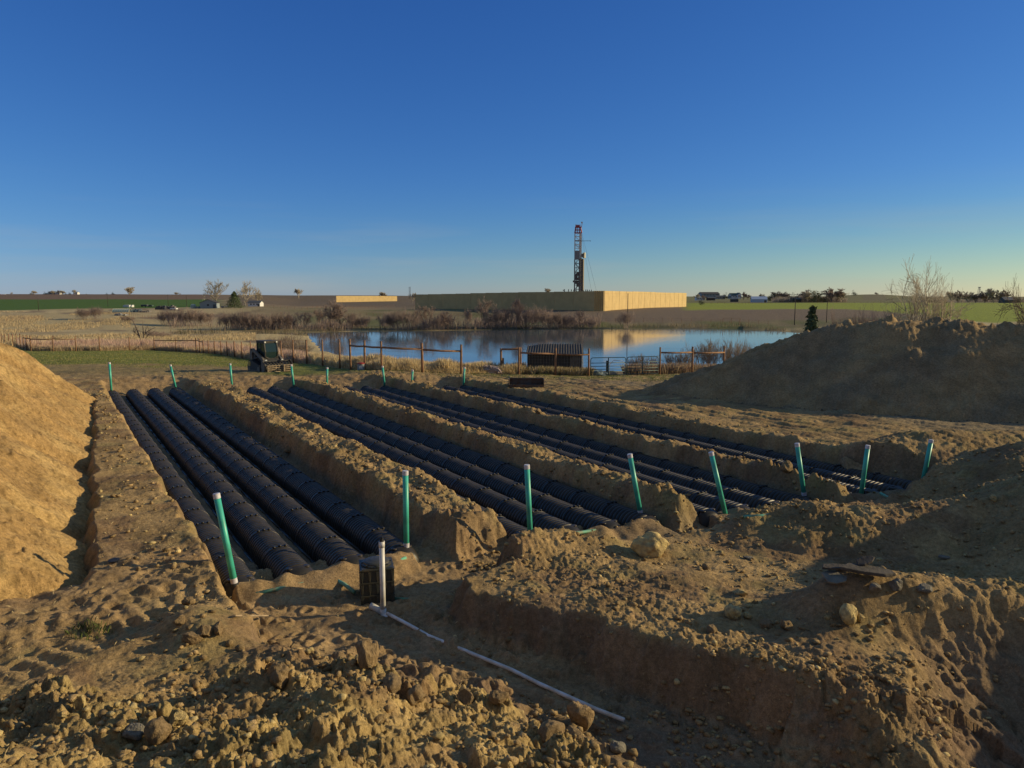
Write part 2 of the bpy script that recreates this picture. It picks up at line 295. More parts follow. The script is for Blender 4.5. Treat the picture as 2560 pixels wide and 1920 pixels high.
def H(x, y, want=False):
    """terrain height; want=True also gives masks for colour"""
    x = np.asarray(x, float); y = np.asarray(y, float)
    z = base_ground(x, y); u, v = UV(x, y)
    near = (y < 62) & (y > -8) & (np.abs(x) < 45)
    n1 = fbm(x * .35, y * .35, 3, 31)
    z = z + .05 * n1 * sst(200, 60, y)
    big = np.clip(y / 400, 0, 1)
    z = z + big * .5 * perlin(x * .01, y * .01, 32)
    # pond
    far = (y > 55) & (y < 400)
    sdp = np.full(x.shape, -99.)
    if far.any():
        wob = 1.2 * fbm(x[far] * .12, y[far] * .12, 3, 33)
        sd = sd_poly(x[far], y[far], POND) + wob * .8; sdp[far] = sd
        zf = z[far]
        zo = np.maximum(zf, PW + .10 + .07 * np.clip(-sd, 0, 14)); zi = PW - .1 - .1 * np.clip(sd, 0, 8)
        z[far] = mix(zo, zi, sst(-.4, .4, sd))
    # marsh bumps
    ms = sst(85, 120, y) * sst(420, 330, y)
    z = z + np.where(sdp < -1, 1, 0) * ms * (.22 * np.abs(fbm(x * .07, y * .03, 4, 34)))
    m_floor = np.zeros(x.shape); m_sand = np.zeros(x.shape); m_rough = np.zeros(x.shape); m_face = np.zeros(x.shape)
    if near.any():
        X = x[near]; Y = y[near]; U = u[near]; V = v[near]; Z = z[near]
        g0 = Z.copy()
        # foreground heap the camera stands on
        mound = np.clip((8.0 + .5 * perlin(X * .5, Y * .1, 41) - Y) * .34, 0, 2.9) * sst(-15, -7, X) * sst(2.4, .3, X)
        mound = mound * (1 - .55 * sst(-2.5, -5.5, X) * sst(5, 8.5, Y))
        Z = Z + mound
        # left strip drops to a ditch by the sand pile
        strip = sst(.50, .22, V - .050 * np.maximum(U - 15, 0) + .14 * fbm(U * .8, V, 3, 43)) * sst(12.5, 14.5, U) * sst(40, 36, U)
        Z = Z - .45 * strip
        # broken heaps
        Z = np.maximum(Z, ridge(X, Y, [(9.3, 20.3, .9), (12, 21, 1.3), (16, 21.6, 1.25)], .38, .5))
        Z = np.maximum(Z, ridge(X, Y, [(5.4, 13.2, .92), (6.3, 13.4, 1.15), (8.2, 13.7, 1.3), (9.8, 13.5, 1.6), (11.9, 12.7, 2.8), (14.2, 12.2, 3.8), (18, 12.4, 4.4)], .55, .4))
        Z = np.maximum(Z, ridge(X, Y, [(11.6, 8.3, 2.0), (13.5, 8.0, 2.9), (17, 7, 3)], .60, .5))  # unseen mound off to the right, added to shade the pit slope
        Z = np.maximum(Z, ridge(X, Y, [(9.5, 17.2, 1.15), (12, 16.4, 1.9), (16, 16, 2.2)], .42, .5))
        lumps = [(-.35, 12.1, .28, .5), (.25, 12.55, .34, .5), (.9, 12.9, .30, .45), (1.55, 13.05, .28, .45), (4.6, 14.0, .28, .7), (5.5, 14.2, .35, .8), (6.4, 14.7, .25, .7),
                 (-4.35, 9.6, .28, .5), (-3.9, 9.2, .2, .45), (-2.9, 8.4, .15, .5), (-1.7, 8.1, .22, .45), (.1, 7.2, .15, .5), (-.6, 6.9, .15, .6),
                 (4.9, 10.2, .50, .6), (5.8, 10.15, .45, .7), (6.9, 10.0, .4, .8), (8.3, 9.75, .35, .9), (4.3, 10.0, .28, .5), (-2.6, 7.2, .25, .6), (-3.9, 6.3, .3, .6), (-1.6, 6.2, .3, .5)]
        for a, b, hh, rr in lumps:
            d = np.hypot(X - a, Y - b) / rr; Z = Z + hh * np.exp(-(d ** 2) * 1.2)
        # roughness of undisturbed / dumped soil
        front = sst(9.3, 7.7, Y + .6 * perlin(X * .8, Y * .8, 40) + .45 * np.clip(-X - 2.5, 0, 2.2)) * sst(9, 6, X)
        rough = .35 + .65 * np.clip(front + np.exp(-((V - 7.0) / .8) ** 2) + np.exp(-((V - 11.7) / .6) ** 2) + np.exp(-((V - 15.85) / .4) ** 2) + .9 * sst(5.0, 6.5, X) * sst(23, 20, Y), 0, 1)
        ngate = sst(60, 44, Y)
        Z = Z + ngate * (.05 * fbm(X * 1.1, Y * 1.1, 3, 44) + .035 * rough * fbm(X * 3.2, Y * 3.2, 4, 45, .65))
        patch = sst(.0, .35, fbm(X * .9, Y * .9, 2, 46))
        Z = Z + rough * patch * facets(X + .03 * fbm(X * 7, Y * 7, 2, 4), Y, .14, .035, 47, .5) + rough * facets(X, Y, .06, .014, 48, .3) + rough * .02 * fbm(X * 9, Y * 9, 2, 39)
        wq = .12 * fbm(X * 3, Y * 3, 3, 1); wr = .12 * fbm(X * 3, Y * 3, 3, 2); w3 = .03 * fbm(X * 14, Y * 14, 2, 3)
        fr = front * (.35 + .65 * sst(-.3, .25, fbm(X * .7, Y * .7, 3, 37)))
        Z = Z + fr * (facets(X + wq, Y + wr, .36, .13, 49, .6) + facets(X + wq * .5 + w3, Y + wr * .5 - w3, .15, .055, 50, .35) + facets(X + w3, Y - w3, .065, .024, 51, .2) + .03 * np.abs(fbm(X * 5, Y * 5, 4, 38, .6)))
        Z = Z + front * .13 * fbm(X * .9, Y * .9, 4, 52)
        # lips of clods along berms
        for vc, ww in ((6.7, .25), (7.5, .25), (11.65, .25), (15.8, .3), (19.6, .3)):
            lip = np.exp(-((V - vc) / ww) ** 2) * sst(10.5, 12.5, U) * sst(42, 36, U)
            Z = Z + lip * (.05 + .12 * fbm(U * .7, V * .7, 3, 53)) + lip * facets(X, Y, .19, .05, 54, .6)
        # wheel ruts and tracks right of the last trench
        rt = sst(19.8, 20.6, V) * sst(30, 26, V) * sst(6, 12, U)
        wv = V + .25 * perlin(U * .12, V * .2, 55)
        Z = Z + rt * (.06 * perlin(wv * 2.6, U * .10, 56) + .02 * perlin(wv * 8, U * .25, 57) + .012 * np.sin(U * 26) * (perlin(wv * 1.1, U * .05, 58) > .15))
        yd = sst(36, 39, Y) * sst(52, 46, Y)
        Z = Z + yd * (.05 * perlin(Y * 1.6, X * .12, 59) + .03 * perlin(Y * 4, X * .4, 60))
        # tread marks in the left foreground
        for (cx, cy, an, ln, wd) in ((-5.5, 9.0, 50, 1.6, .33), (-4.6, 10.9, 25, 1.0, .3), (-6.6, 8.3, 55, 1.5, .33), (-4.9, 9.9, 35, .9, .3), (-6.1, 9.5, 48, 1.4, .3), (-5.2, 11.6, 70, 1.3, .3)):
            ca, sa = math.cos(R(an)), math.sin(R(an)); a = (X - cx) * ca + (Y - cy) * sa; b = -(X - cx) * sa + (Y - cy) * ca
            mk = sst(ln, ln * .7, np.abs(a)) * sst(wd * 1.3, wd, np.abs(b)); Z = Z - mk * .03 + mk * .022 * np.sin(a * 22)
        # trampled soft sand left of the strip end
        tr = sst(-4.4, -5.6, X + .25 * (Y - 10)) * sst(9.0, 10.0, Y) * sst(13.6, 12.4, Y)
        f1, f2, c = worley(X * 2.6, Y * 2.6, 35); Z = Z + tr * (.035 * fbm(X * 2.2, Y * 2.2, 3, 34) - .05 * sst(.38, .15, f1) * (c > .5) + .02 * sst(.6, .38, f1) * (c > .5)); m_sand[near] = np.maximum(m_sand[near], tr * .75)
        # trenches
        soft = 1.3 * fbm(U * .45, V * .4, 3, 61); rag = 1.3 * fbm(U * 2.2, V * 1.2, 4, 62, .62) + .5 * np.abs(fbm(U * 5, V * .8, 2, 36))
        fl = .0 + .03 * fbm(X * 1.2, Y * 1.2, 3, 63)
        for (a, b) in WALLS:
            dl = V - (a + .10 * soft + .06 * rag); dr = (b + .12 * soft - .07 * rag) - V
            m = sst(0, .26, dl) * sst(0, .34, dr) * sst(10.0, 10.4, U)
            uf = 42.9 - .55 * np.clip(V - 5, 0, 30)
            rampz = np.clip((U - uf - .1) / (3.6), 0, 1)
            m = m * (1 - sst(0, 1, rampz))
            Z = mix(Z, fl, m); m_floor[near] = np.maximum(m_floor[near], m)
            rm = sst(0, .3, dl) * sst(0, .3, dr) * sst(uf - .5, uf + .5, U) * sst(uf + 6, uf + 4, U)
            Z = Z + rm * (.05 * np.sin((U + .35 * V) * 9 + 2 * perlin(U, V, 64)) * (perlin(U * .8, V * .9, 65) > -.1) + .05 * fbm(U * 1.5, V * 2.5, 2, 66))
            m_sand[near] = np.maximum(m_sand[near], rm)
        # front cut
        wx = X + .12 * fbm(X * 1.3, Y * 1.3, 3, 67) + .03 * perlin(X * 6, Y * 6, 68); wy = Y + .12 * fbm(X * 1.3 + 9, Y * 1.3, 3, 69) + .03 * perlin(X * 6, Y * 6, 70)
        sd, w = sd_poly(wx, wy, CUT, [c[2] for c in CUT])
        berm = np.zeros(X.shape)      # berms end inside the cut
        for (a, b, ue) in ((6.5, 7.7, 12.5), (11.45, 12.1, 11.5), (15.62, 16.05, 10.5)):
            dd = np.minimum(np.minimum(V - (a + .1 * soft), (b + .1 * rag) - V), (U - (ue + .3 * soft + .10 * fbm(V * 2.0, U * 2.5, 3, 33))) * .6)
            berm = np.maximum(berm, sst(-.12, .2, dd))
        cutf = .10 + .05 * fbm(X * .8, Y * .8, 3, 71) - .12 * sst(-1, 2.5, X) * sst(10.5, 8.5, Y) - .30 * sst(4.5, 8, X) * sst(10, 8, Y)
        cutf = cutf + .10 * sst(.3, .9, np.abs(U - 12.0)) * 0
        # footprints in the soft sand
        f1, f2, c = worley(X * 3.0, Y * 3.0, 72); cutf = cutf - .06 * sst(.34, .12, f1) * (c > .45) + .03 * sst(.55, .35, f1) * (c > .45) + .035 * fbm(X * 2.5, Y * 2.5, 3, 73)
        t = np.clip(sd / w, 0, 1); prof = 1 - (1 - t) ** 1.6
        prof = np.where(w < .7, sst(0, 1, t), prof)
        mc = prof * (1 - berm)
        talus = np.exp(-np.clip(sd - w * .9, 0, 9) / .5) * sst(0, w, sd)
        cutf = cutf + talus * (.05 + .08 * fbm(X * 2, Y * 2, 2, 74)) + talus * facets(X, Y, .2, .07, 75, .5)
        Z = mix(Z, cutf, mc)
        slope_zone = sst(0, .25, t) * sst(1, .75, t) * (w > .3)
        Z = Z + slope_zone * (.07 * fbm(X * 2.2, Y * 2.2, 3, 76) + facets(X, Y, .26, .07, 77, .6)) * np.where(w > .7, .7, .6)
        bend = berm * (sd > 0) * sst(.0, .8, sd); Z = Z + bend * (.08 * fbm(X * 2, Y * 2, 3, 78) + facets(X, Y, .28, .10, 79, .3))
        # soft sand drifts over the chamber ends
        for (a, b) in ROWS:
            un = 12.85 - .2 * np.clip(V - 5.7, 0, 30)
            dr = sst(a - .5, a - .1, V) * sst(b + .5, b + .1, V)
            Z = np.maximum(Z, mix(-1, .36 + .12 * fbm(U * 1.5, V * 1.8, 2, 80) - np.abs(U - (un - .2)) * .42 - .2 * sst(un, un + .5, U), dr))
        m_floor[near] = np.maximum(m_floor[near], mc * .999); m_face[near] = slope_zone
        m_sand[near] = np.maximum(m_sand[near], mc * sst(2.2, .4, X - .25 * (Y - 10)) * .9)
        m_rough[near] = rough
        z[near] = Z
    if want: return z, dict(u=u, v=v, sdp=sdp, floor=m_floor, sand=m_sand, face=m_face, rough=m_rough)
    return z
def hz(x, y): return float(H(np.array([x]), np.array([y]))[0])

# ------------------------------------------------------------------ materials
def new_mat(name):
    m = bpy.data.materials.new(name); m.use_nodes = True; nt = m.node_tree
    return m, nt, nt.nodes['Principled BSDF']
def mat(name, col, rough=.6, metal=0.0, var=.15, scale=6.0, bump=0.0, bscale=40.0, spec=.5, dirt=None):
    m, nt, b = new_mat(name); N = nt.nodes; L = nt.links
    tc = N.new('ShaderNodeTexCoord'); n = N.new('ShaderNodeTexNoise'); n.inputs['Scale'].default_value = scale; n.inputs['Detail'].default_value = 6
    L.new(tc.outputs['Object'], n.inputs['Vector'])
    r = N.new('ShaderNodeValToRGB'); e = r.color_ramp.elements
    d2 = dirt if dirt else [c * (1 - var) for c in col]
    e[0].position = .32; e[0].color = (*d2, 1); e[1].position = .62; e[1].color = (*[min(1, c * (1 + var * .6)) for c in col], 1)
    L.new(n.outputs['Fac'], r.inputs['Fac']); L.new(r.outputs['Color'], b.inputs['Base Color'])
    b.inputs['Roughness'].default_value = rough; b.inputs['Metallic'].default_value = metal; b.inputs['Specular IOR Level'].default_value = spec
    if bump:
        n2 = N.new('ShaderNodeTexNoise'); n2.inputs['Scale'].default_value = bscale; n2.inputs['Detail'].default_value = 5; L.new(tc.outputs['Object'], n2.inputs['Vector'])
        bp = N.new('ShaderNodeBump'); bp.inputs['Strength'].default_value = bump; bp.inputs['Distance'].default_value = .02
        L.new(n2.outputs['Fac'], bp.inputs['Height']); L.new(bp.outputs['Normal'], b.inputs['Normal'])
    return m
def ground_mat(name, bumpd=.02):
    m, nt, b = new_mat(name); N = nt.nodes; L = nt.links
    at = N.new('ShaderNodeAttribute'); at.attribute_name = 'Col'
    geo = N.new('ShaderNodeNewGeometry')
    def noise(sc, det=8, rg=.6):
        n = N.new('ShaderNodeTexNoise'); n.inputs['Scale'].default_value = sc; n.inputs['Detail'].default_value = det; n.inputs['Roughness'].default_value = rg
        L.new(geo.outputs['Position'], n.inputs['Vector']); return n
    def mr(src, a, bb, c, d):
        q = N.new('ShaderNodeMapRange'); q.inputs[1].default_value = a; q.inputs[2].default_value = bb; q.inputs[3].default_value = c; q.inputs[4].default_value = d
        L.new(src, q.inputs[0]); return q.outputs[0]
    def mul(a, bb):
        q = N.new('ShaderNodeMath'); q.operation = 'MULTIPLY'; L.new(a, q.inputs[0]); L.new(bb, q.inputs[1]); return q.outputs[0]
    n1 = noise(1.3); n2 = noise(14, 8, .7); n3 = noise(70, 4, .7)
    f = mul(mul(mr(n1.outputs['Fac'], .3, .7, .72, 1.22), mr(n2.outputs['Fac'], .3, .7, .60, 1.34)), mr(n3.outputs['Fac'], .3, .7, .68, 1.3))
    vm = N.new('ShaderNodeVectorMath'); vm.operation = 'SCALE'; L.new(at.outputs['Color'], vm.inputs[0]); L.new(f, vm.inputs['Scale'])
    # small pale stones
    vo = N.new('ShaderNodeTexVoronoi'); vo.inputs['Scale'].default_value = 11; L.new(geo.outputs['Position'], vo.inputs['Vector'])
    st = mr(vo.outputs['Distance'], .10, .16, 1, 0)
    se = N.new('ShaderNodeSeparateColor'); L.new(vo.outputs['Color'], se.inputs[0]); pick = mr(se.outputs[0], .80, .82, 0, .55)
    stm = mul(mul(st, pick), at.outputs['Alpha'])
    mx = N.new('ShaderNodeMix'); mx.data_type = 'RGBA'; L.new(stm, mx.inputs[0]); L.new(vm.outputs[0], mx.inputs[6]); mx.inputs[7].default_value = (.36, .29, .17, 1)
    L.new(mx.outputs[2], b.inputs['Base Color'])
    b.inputs['Roughness'].default_value = .95; b.inputs['Specular IOR Level'].default_value = .15
    h = N.new('ShaderNodeMath'); h.operation = 'ADD'; L.new(n2.outputs['Fac'], h.inputs[0]); hh = mul(n3.outputs['Fac'], mr(n1.outputs['Fac'], 0, 1, .35, .35)); L.new(hh, h.inputs[1])
    h2 = N.new('ShaderNodeMath'); h2.operation = 'ADD'; L.new(h.outputs[0], h2.inputs[0]); L.new(mul(st, pick), h2.inputs[1])
    bp = N.new('ShaderNodeBump'); bp.inputs['Strength'].default_value = 1.0; bp.inputs['Distance'].default_value = bumpd * 1.6
    L.new(h2.outputs[0], bp.inputs['Height']); L.new(bp.outputs['Normal'], b.inputs['Normal'])
    return m
def attr_mat(name, rough=.8, trans=0.0):
    m, nt, b = new_mat(name); N = nt.nodes; L = nt.links
    at = N.new('ShaderNodeAttribute'); at.attribute_name = 'Col'; L.new(at.outputs['Color'], b.inputs['Base Color'])
    b.inputs['Roughness'].default_value = rough; b.inputs['Specular IOR Level'].default_value = .2
    if trans:
        tr = N.new('ShaderNodeBsdfTranslucent'); L.new(at.outputs['Color'], tr.inputs[0]); ms = N.new('ShaderNodeMixShader'); ms.inputs[0].default_value = trans
        L.new(b.outputs[0], ms.inputs[1]); L.new(tr.outputs[0], ms.inputs[2]); L.new(ms.outputs[0], N['Material Output'].inputs[0])
    return m
M_GROUND = ground_mat('ground_soil')
M_PILE = ground_mat('heap_soil', .025)
M_BLADE = attr_mat('grass_blades', .8, .35)
M_CLOD = ground_mat('clod_soil', .012)

DIRT = np.array([.385, .262, .12]); SAND = np.array([.41, .275, .14]); DAMP = np.array([.22, .15, .095]); GRASS = np.array([.17, .19, .045]); DRY = np.array([.52, .41, .21])
PINK = np.array([.33, .21, .15]); PLOW = np.array([.20, .15, .10]); FIELD = np.array([.085, .15, .02]); FIELDR = np.array([.27, .31, .04]); BANK = np.array([.18, .15, .08])

def ground_color(x, y, z, m):
    u, v = m['u'], m['v']; n = x.shape[0]
    nz = fbm(x * .25, y * .25, 3, 90); nb = fbm(x * 2, y * 2, 3, 91)
    C = np.tile(DIRT, (n, 1)); stone = np.ones(n)
    def lay(c, t):
        nonlocal C
        t = np.clip(t, 0, 1)[:, None]; C = C * (1 - t) + np.asarray(c) * t
    lay(DIRT * .72, sst(-.1, .4, nz) * .8); lay((.30, .235, .10), sst(.1, .5, fbm(x * .9 + 7, y * .9, 4, 97)) * .6); lay((.22, .135, .075), sst(.15, .5, fbm(x * .6 + 3, y * .6 + 8, 4, 98)) * .6)
    lay(DAMP, m['face'] * .7)
    lay(SAND * .88, m['sand'] * (1 - m['face']) * .85)
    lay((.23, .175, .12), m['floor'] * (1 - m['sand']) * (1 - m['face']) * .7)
    lay((.47, .34, .14), sst(8.4, 6.2, y + 1.2 * nz) * .7 * sst(-.35, .15, fbm(x * 1.1, y * 1.1, 3, 99)))
    # road of packed dark soil in front of the big heap
    rd = sst(24, 27, v) * sst(4, 9, u) * sst(46, 40, y); lay((.22, .18, .12), rd * .7)
    # grass and weeds
    px = 1280 + F * x / np.maximum(y, 5)
    g = sst(50, 57, y + 3 * nz) * sst(1300, 640, px) * sst(-.75, .1, nz + .35) + sst(42.5, 45.5, y + 2 * nz) * sst(900, 1300, px) * sst(-.3, .4, nb) * .75 + sst(43, 46, y + nz) * sst(600, 700, px) * sst(1000, 930, px) * .9
    g = g * (y > 40); lay(GRASS * (1 + .0), g); 
    yel = sst(41, 47, y) * sst(56, 50, y) * sst(700, 500, px); lay((.24, .19, .08), yel * .7)
    # past the fence: dry marsh
    past = sst(0, 3, m['fence']); lay(DRY * .9, past)
    tuft = fbm(x * .05, y * .02, 4, 92); lay((.36, .27, .15), past * sst(.05, .5, tuft) * .8); lay((.60, .47, .25), past * sst(.1, .5, fbm(x * .03 + 40, y * .012, 3, 93)) * .6)
    lay((.16, .115, .08), past * sst(.25, .55, fbm(x * .04 + 10, y * .016 + 4, 4, 94)) * .8)
    # bank, far side of pond
    fb = sst(262, 280, y) * sst(560, 800, px); lay(BANK, fb * .9); lay((.12, .14, .04), fb * sst(-.2, .4, fbm(x * .04, y * .03, 3, 95)) * .7)
    lay((.30, .23, .12), sst(325, 350, y) * sst(560, 660, px) * sst(1250, 1040, px) * sst(-.5, .3, fbm(x * .03, y * .02, 3, 96)) * .8)
    lay((.10, .09, .05), sst(0, -.01, np.abs(m['sdp'] + 2) - 2.0) * (y > 235) * .7)
    # fields left
    b0 = 395 + 20 * np.clip(px / 500, 0, 1); bl = sst(b0 - 8 + 90 * np.clip((px - 0) / 510, 0, 2) * .6, b0 + 90 * np.clip(px / 510, 0, 2) * .6, y) * sst(590, 520, px)
    lay(FIELD, bl * (y < 1050)); lay((.20, .135, .085), sst(980, 1000, y) * sst(620, 520, px))
    lay((.17, .125, .08), sst(420, 560, y) * sst(520, 620, px) * sst(1200, 1000, px) * .9); lay((.30, .22, .12), sst(430, 450, y) * sst(640, 560, y) * sst(560, 640, px) * sst(1100, 900, px) * .6)
    # plowed and green fields right
    pr = sst(308, 316, y) * sst(1180, 1330, px); lay(PLOW, pr)
    gr = sst(395, 402, y + (px - 1950) * -.02 - 170 * sst(2080, 2500, px) * -1 ) * sst(1690, 1730, px); lay(FIELDR, gr)
    lay((.22, .17, .09), sst(2150, 2110, np.abs(px - 2180) * 8 + 1900) * sst(1000, 1100, y) * .9)
    lay((.19, .165, .085), sst(770, 830, y) * sst(1690, 1730, px) * .85)
    C = C * (1 + .10 * nb[:, None] * sst(90, 30, y)[:, None])
    stone = sst(55, 40, y) * (1 - .8 * m['sand'])
    return np.concatenate([C, stone[:, None]], 1)

# fence line (photo column, depth) used for the fences and for the colour change behind them
FENCE = [(-300, 145), (1.4, 128), (10, 124), (19.4, 120), (29, 115), (39, 110), (49, 103), (57, 98), (65, 95), (75, 92.5), (131, 92.5), (188, 94), (247, 95), (322, 99), (384, 102), (438, 98), (489, 94), (498, 93), (507, 92), (520, 91),
         (535, 90), (551, 88), (567, 84), (585, 80), (604, 77), (626, 74), (648, 71), (703, 66), (733, 63), (767, 59), (807, 54.6), (850, 50), (877, 48), (912, 46.8), (955, 44.8), (1057, 45.2), (1153, 45.8), (1297, 47.8), (1388, 48.4), (1471, 48.6),
         (1649, 50.3), (1730, 51.5), (1809, 53), (2100, 56), (2600, 60)]
_fx = np.array([(a - 1280) / F for a, b in FENCE]); _fy = np.array([b for a, b in FENCE])

def polar_grid(cols, rings):
    A, Rr = np.meshgrid(cols, rings); return (Rr * np.sin(A)).ravel(), (Rr * np.cos(A)).ravel()
dense = np.linspace(R(-40), R(40), 1040); sparse = np.linspace(R(40), R(320), 90)[1:-1]
cols = np.concatenate([dense, sparse]); NC = len(cols)
def geo_steps(a, b, r): n = int(math.log(b / a) / math.log(r)) + 1; return np.geomspace(a, b, n)[:-1]
rings = np.concatenate([np.linspace(.4, 4.2, 16)[:-1], geo_steps(4.2, 14, 1.0026), geo_steps(14, 48, 1.0038), geo_steps(48, 260, 1.010), geo_steps(260, 9000, 1.035), [9000.]]); NR = len(rings)
gx, gy = polar_grid(cols, rings)
gz, gm = H(gx, gy, True)
gm['fence'] = gy - np.interp(gx / np.maximum(gy, 8), _fx, _fy)
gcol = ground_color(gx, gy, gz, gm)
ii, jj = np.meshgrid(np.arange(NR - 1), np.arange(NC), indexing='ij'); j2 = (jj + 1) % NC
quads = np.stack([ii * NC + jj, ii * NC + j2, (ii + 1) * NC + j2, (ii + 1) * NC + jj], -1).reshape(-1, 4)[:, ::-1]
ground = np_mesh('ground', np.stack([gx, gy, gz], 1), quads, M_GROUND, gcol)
ground['kind'] = 'structure'

def pile_object(name, fn, label, cat, colfn, region):
    ok = region(gx, gy)
    h = np.full(gx.shape, -50.0); h[ok] = fn(gx[ok], gy[ok])
    above = (h > gz - .10) & ok
    fm = above[quads].any(1) & (h[quads] > -40).all(1)
    q = quads[fm]; ids, inv = np.unique(q, return_inverse=True); q = inv.reshape(-1, 4)
    X, Y, Zp, G = gx[ids], gy[ids], h[ids], gz[ids]
    Zp = np.where(Zp < G - .12, np.maximum(Zp, G - .4), Zp)
    o = np_mesh(name, np.stack([X, Y, Zp], 1), q, M_PILE, colfn(X, Y, Zp)); tag(o, label, cat); return o
def sand_col(X, Y, Zp):
    u, v = UV(X, Y); n = fbm(X * .7, Y * .7, 3, 101); t = sst(-.2, .5, n)[:, None]
    C = np.array([.42, .265, .105]) * (1 - t) + np.array([.52, .345, .14]) * t; sp = sst(.25, .6, fbm(X * 7, Y * 7, 3, 103))[:, None]; C = C * (1 - .35 * sp)
    return np.concatenate([C, np.full((len(X), 1), .15)], 1)
def soil_col(X, Y, Zp):
    n = fbm(X * .35, Y * .35, 3, 102); t = sst(-.3, .5, n)[:, None]; C = np.array([.37, .255, .125]) * (1 - t) + np.array([.28, .205, .115]) * t
    return np.concatenate([C, np.full((len(X), 1), 1.0)], 1)
pile_object('sand_pile', sand_pile_full, 'long heap of smooth yellow sand along the left edge of the site', 'sand pile', sand_col, lambda x, y: (UV(x, y)[1] < 2.0) & (UV(x, y)[1] > -12) & (UV(x, y)[0] > 6) & (UV(x, y)[0] < 46) & (x < 0))
pile_object('soil_pile', soil_pile_full, 'tall dark heap of excavated soil with sunlit lumps on its crest, right side', 'dirt pile', soil_col, lambda x, y: (x > 4) & (y > 12) & (y < 50) & (x < 60))

# water
wm, wnt, wb = new_mat('pond_water'); wb.inputs['Base Color'].default_value = (.09, .115, .13, 1); wb.inputs['Roughness'].default_value = .06; wb.inputs['IOR'].default_value = 1.5
_g = wnt.nodes.new('ShaderNodeNewGeometry'); _m = wnt.nodes.new('ShaderNodeMapping'); _m.inputs['Scale'].default_value = (.5, 2.2, 1); _n = wnt.nodes.new('ShaderNodeTexNoise'); _n.inputs['Scale'].default_value = 1.2; _n.inputs['Detail'].default_value = 4
wnt.links.new(_g.outputs['Position'], _m.inputs[0]); wnt.links.new(_m.outputs[0], _n.inputs['Vector'])
_n2 = wnt.nodes.new('ShaderNodeTexNoise'); _n2.inputs['Scale'].default_value = .02; wnt.links.new(_g.outputs['Position'], _n2.inputs['Vector'])
_r = wnt.nodes.new('ShaderNodeMapRange'); _r.inputs[1].default_value = .42; _r.inputs[2].default_value = .62; _r.inputs[3].default_value = .018; _r.inputs[4].default_value = .085; wnt.links.new(_n2.outputs['Fac'], _r.inputs[0])
_b = wnt.nodes.new('ShaderNodeBump'); _b.inputs['Distance'].default_value = .12; wnt.links.new(_r.outputs[0], _b.inputs['Strength']); wnt.links.new(_n.outputs['Fac'], _b.inputs['Height']); wnt.links.new(_b.outputs['Normal'], wb.inputs['Normal'])
wmb = MB(); wmb.add([(-240, 100, PW), (240, 100, PW), (240, 320, PW), (-240, 320, PW)], [(0, 1, 2, 3)]); water = wmb.build('pond_water', wm); water['kind'] = 'structure'

# ------------------------------------------------------------------ placing on the ground
def G(px, py, y0=4.0, y1=3000.0, n=260):
    """world point where the photo ray meets the ground"""
    dx = (px - 1280) / F; dy = (py - 960) / F
    D = np.array([dx, math.cos(PITCH) - dy * math.sin(PITCH), -math.sin(PITCH) - dy * math.cos(PITCH)])
    for _ in range(2):
        t = np.geomspace(y0, y1, n) / D[1]; P = D[None] * t[:, None]; hh = H(P[:, 0], P[:, 1]); df = (EYE + P[:, 2]) - hh
        k = np.argmax(df < 0)
        if k == 0: return Vector((D[0] * y1 / D[1], y1, float(hh[-1])))
        y0, y1 = P[k - 1, 1], P[k, 1]; n = 24
    f = df[k - 1] / (df[k - 1] - df[k]); p = P[k - 1] * (1 - f) + P[k] * f
    return Vector((p[0], p[1], p[2] + EYE))
def mpx(y): return (y * math.cos(PITCH) + 6 * math.sin(PITCH)) / F   # metres per photo pixel at depth y

M = {}
M['chamber'] = mat('black_plastic', (.019, .018, .016), .42, 0, .3, 3, .15, 60, .32, dirt=(.05, .04, .028))
M['black'] = mat('black_rubber', (.018, .019, .021), .6, 0, .3, 8)
M['green_pvc'] = mat('green_pvc', (.06, .50, .38), .42, 0, .12, 2.5, 0, 40, .5, dirt=(.05, .30, .22))
M['green_dirty'] = mat('dusty_green_pvc', (.10, .34, .23), .7, 0, .3, 9, dirt=(.22, .24, .14))
M['white_pvc'] = mat('white_pvc', (.68, .68, .66), .45, 0, .12, 5, dirt=(.5, .46, .38))
M['band'] = mat('pale_band', (.60, .60, .63), .5, 0, .2, 14, dirt=(.45, .40, .42))
M['post'] = mat('rusty_post', (.27, .155, .09), .85, 0, .35, 7, .4, 30, .2)
M['wire'] = mat('galvanised_wire', (.22, .21, .20), .5, .6, .2)
M['gate'] = mat('gate_paint', (.05, .095, .10), .5, .2, .2, 6)
M['steel'] = mat('worn_steel', (.09, .08, .07), .55, .5, .4, 5, .2, 30, .5, dirt=(.11, .06, .035))
M['machine'] = mat('machine_black', (.02, .021, .022), .62, .1, .4, 4, dirt=(.06, .05, .035))
M['machine_grey'] = mat('machine_dusty_grey', (.10, .095, .085), .6, .1, .35, 4, dirt=(.15, .12, .08))
M['yellow'] = mat('machine_yellow', (.45, .33, .06), .5, 0, .25, 6)
M['glass'], _n, _b = new_mat('cab_glass'); _b.inputs['Base Color'].default_value = (.03, .06, .06, 1); _b.inputs['Roughness'].default_value = .08; _b.inputs['Transmission Weight'].default_value = .35
M['lamp'] = mat('lamp_lens', (.7, .7, .65), .3)
M['shed'] = mat('shed_metal', (.045, .043, .038), .7, 0, .3, 3, dirt=(.06, .05, .035))
M['shed_roof'] = mat('shed_roof', (.06, .052, .04), .75, 0, .3, 3)
M['wood'] = mat('bare_wood', (.33, .25, .16), .85, 0, .3, 6, .4, 30)
M['wood_dark'] = mat('weathered_wood', (.07, .058, .045), .9, 0, .4, 6, .6, 25)
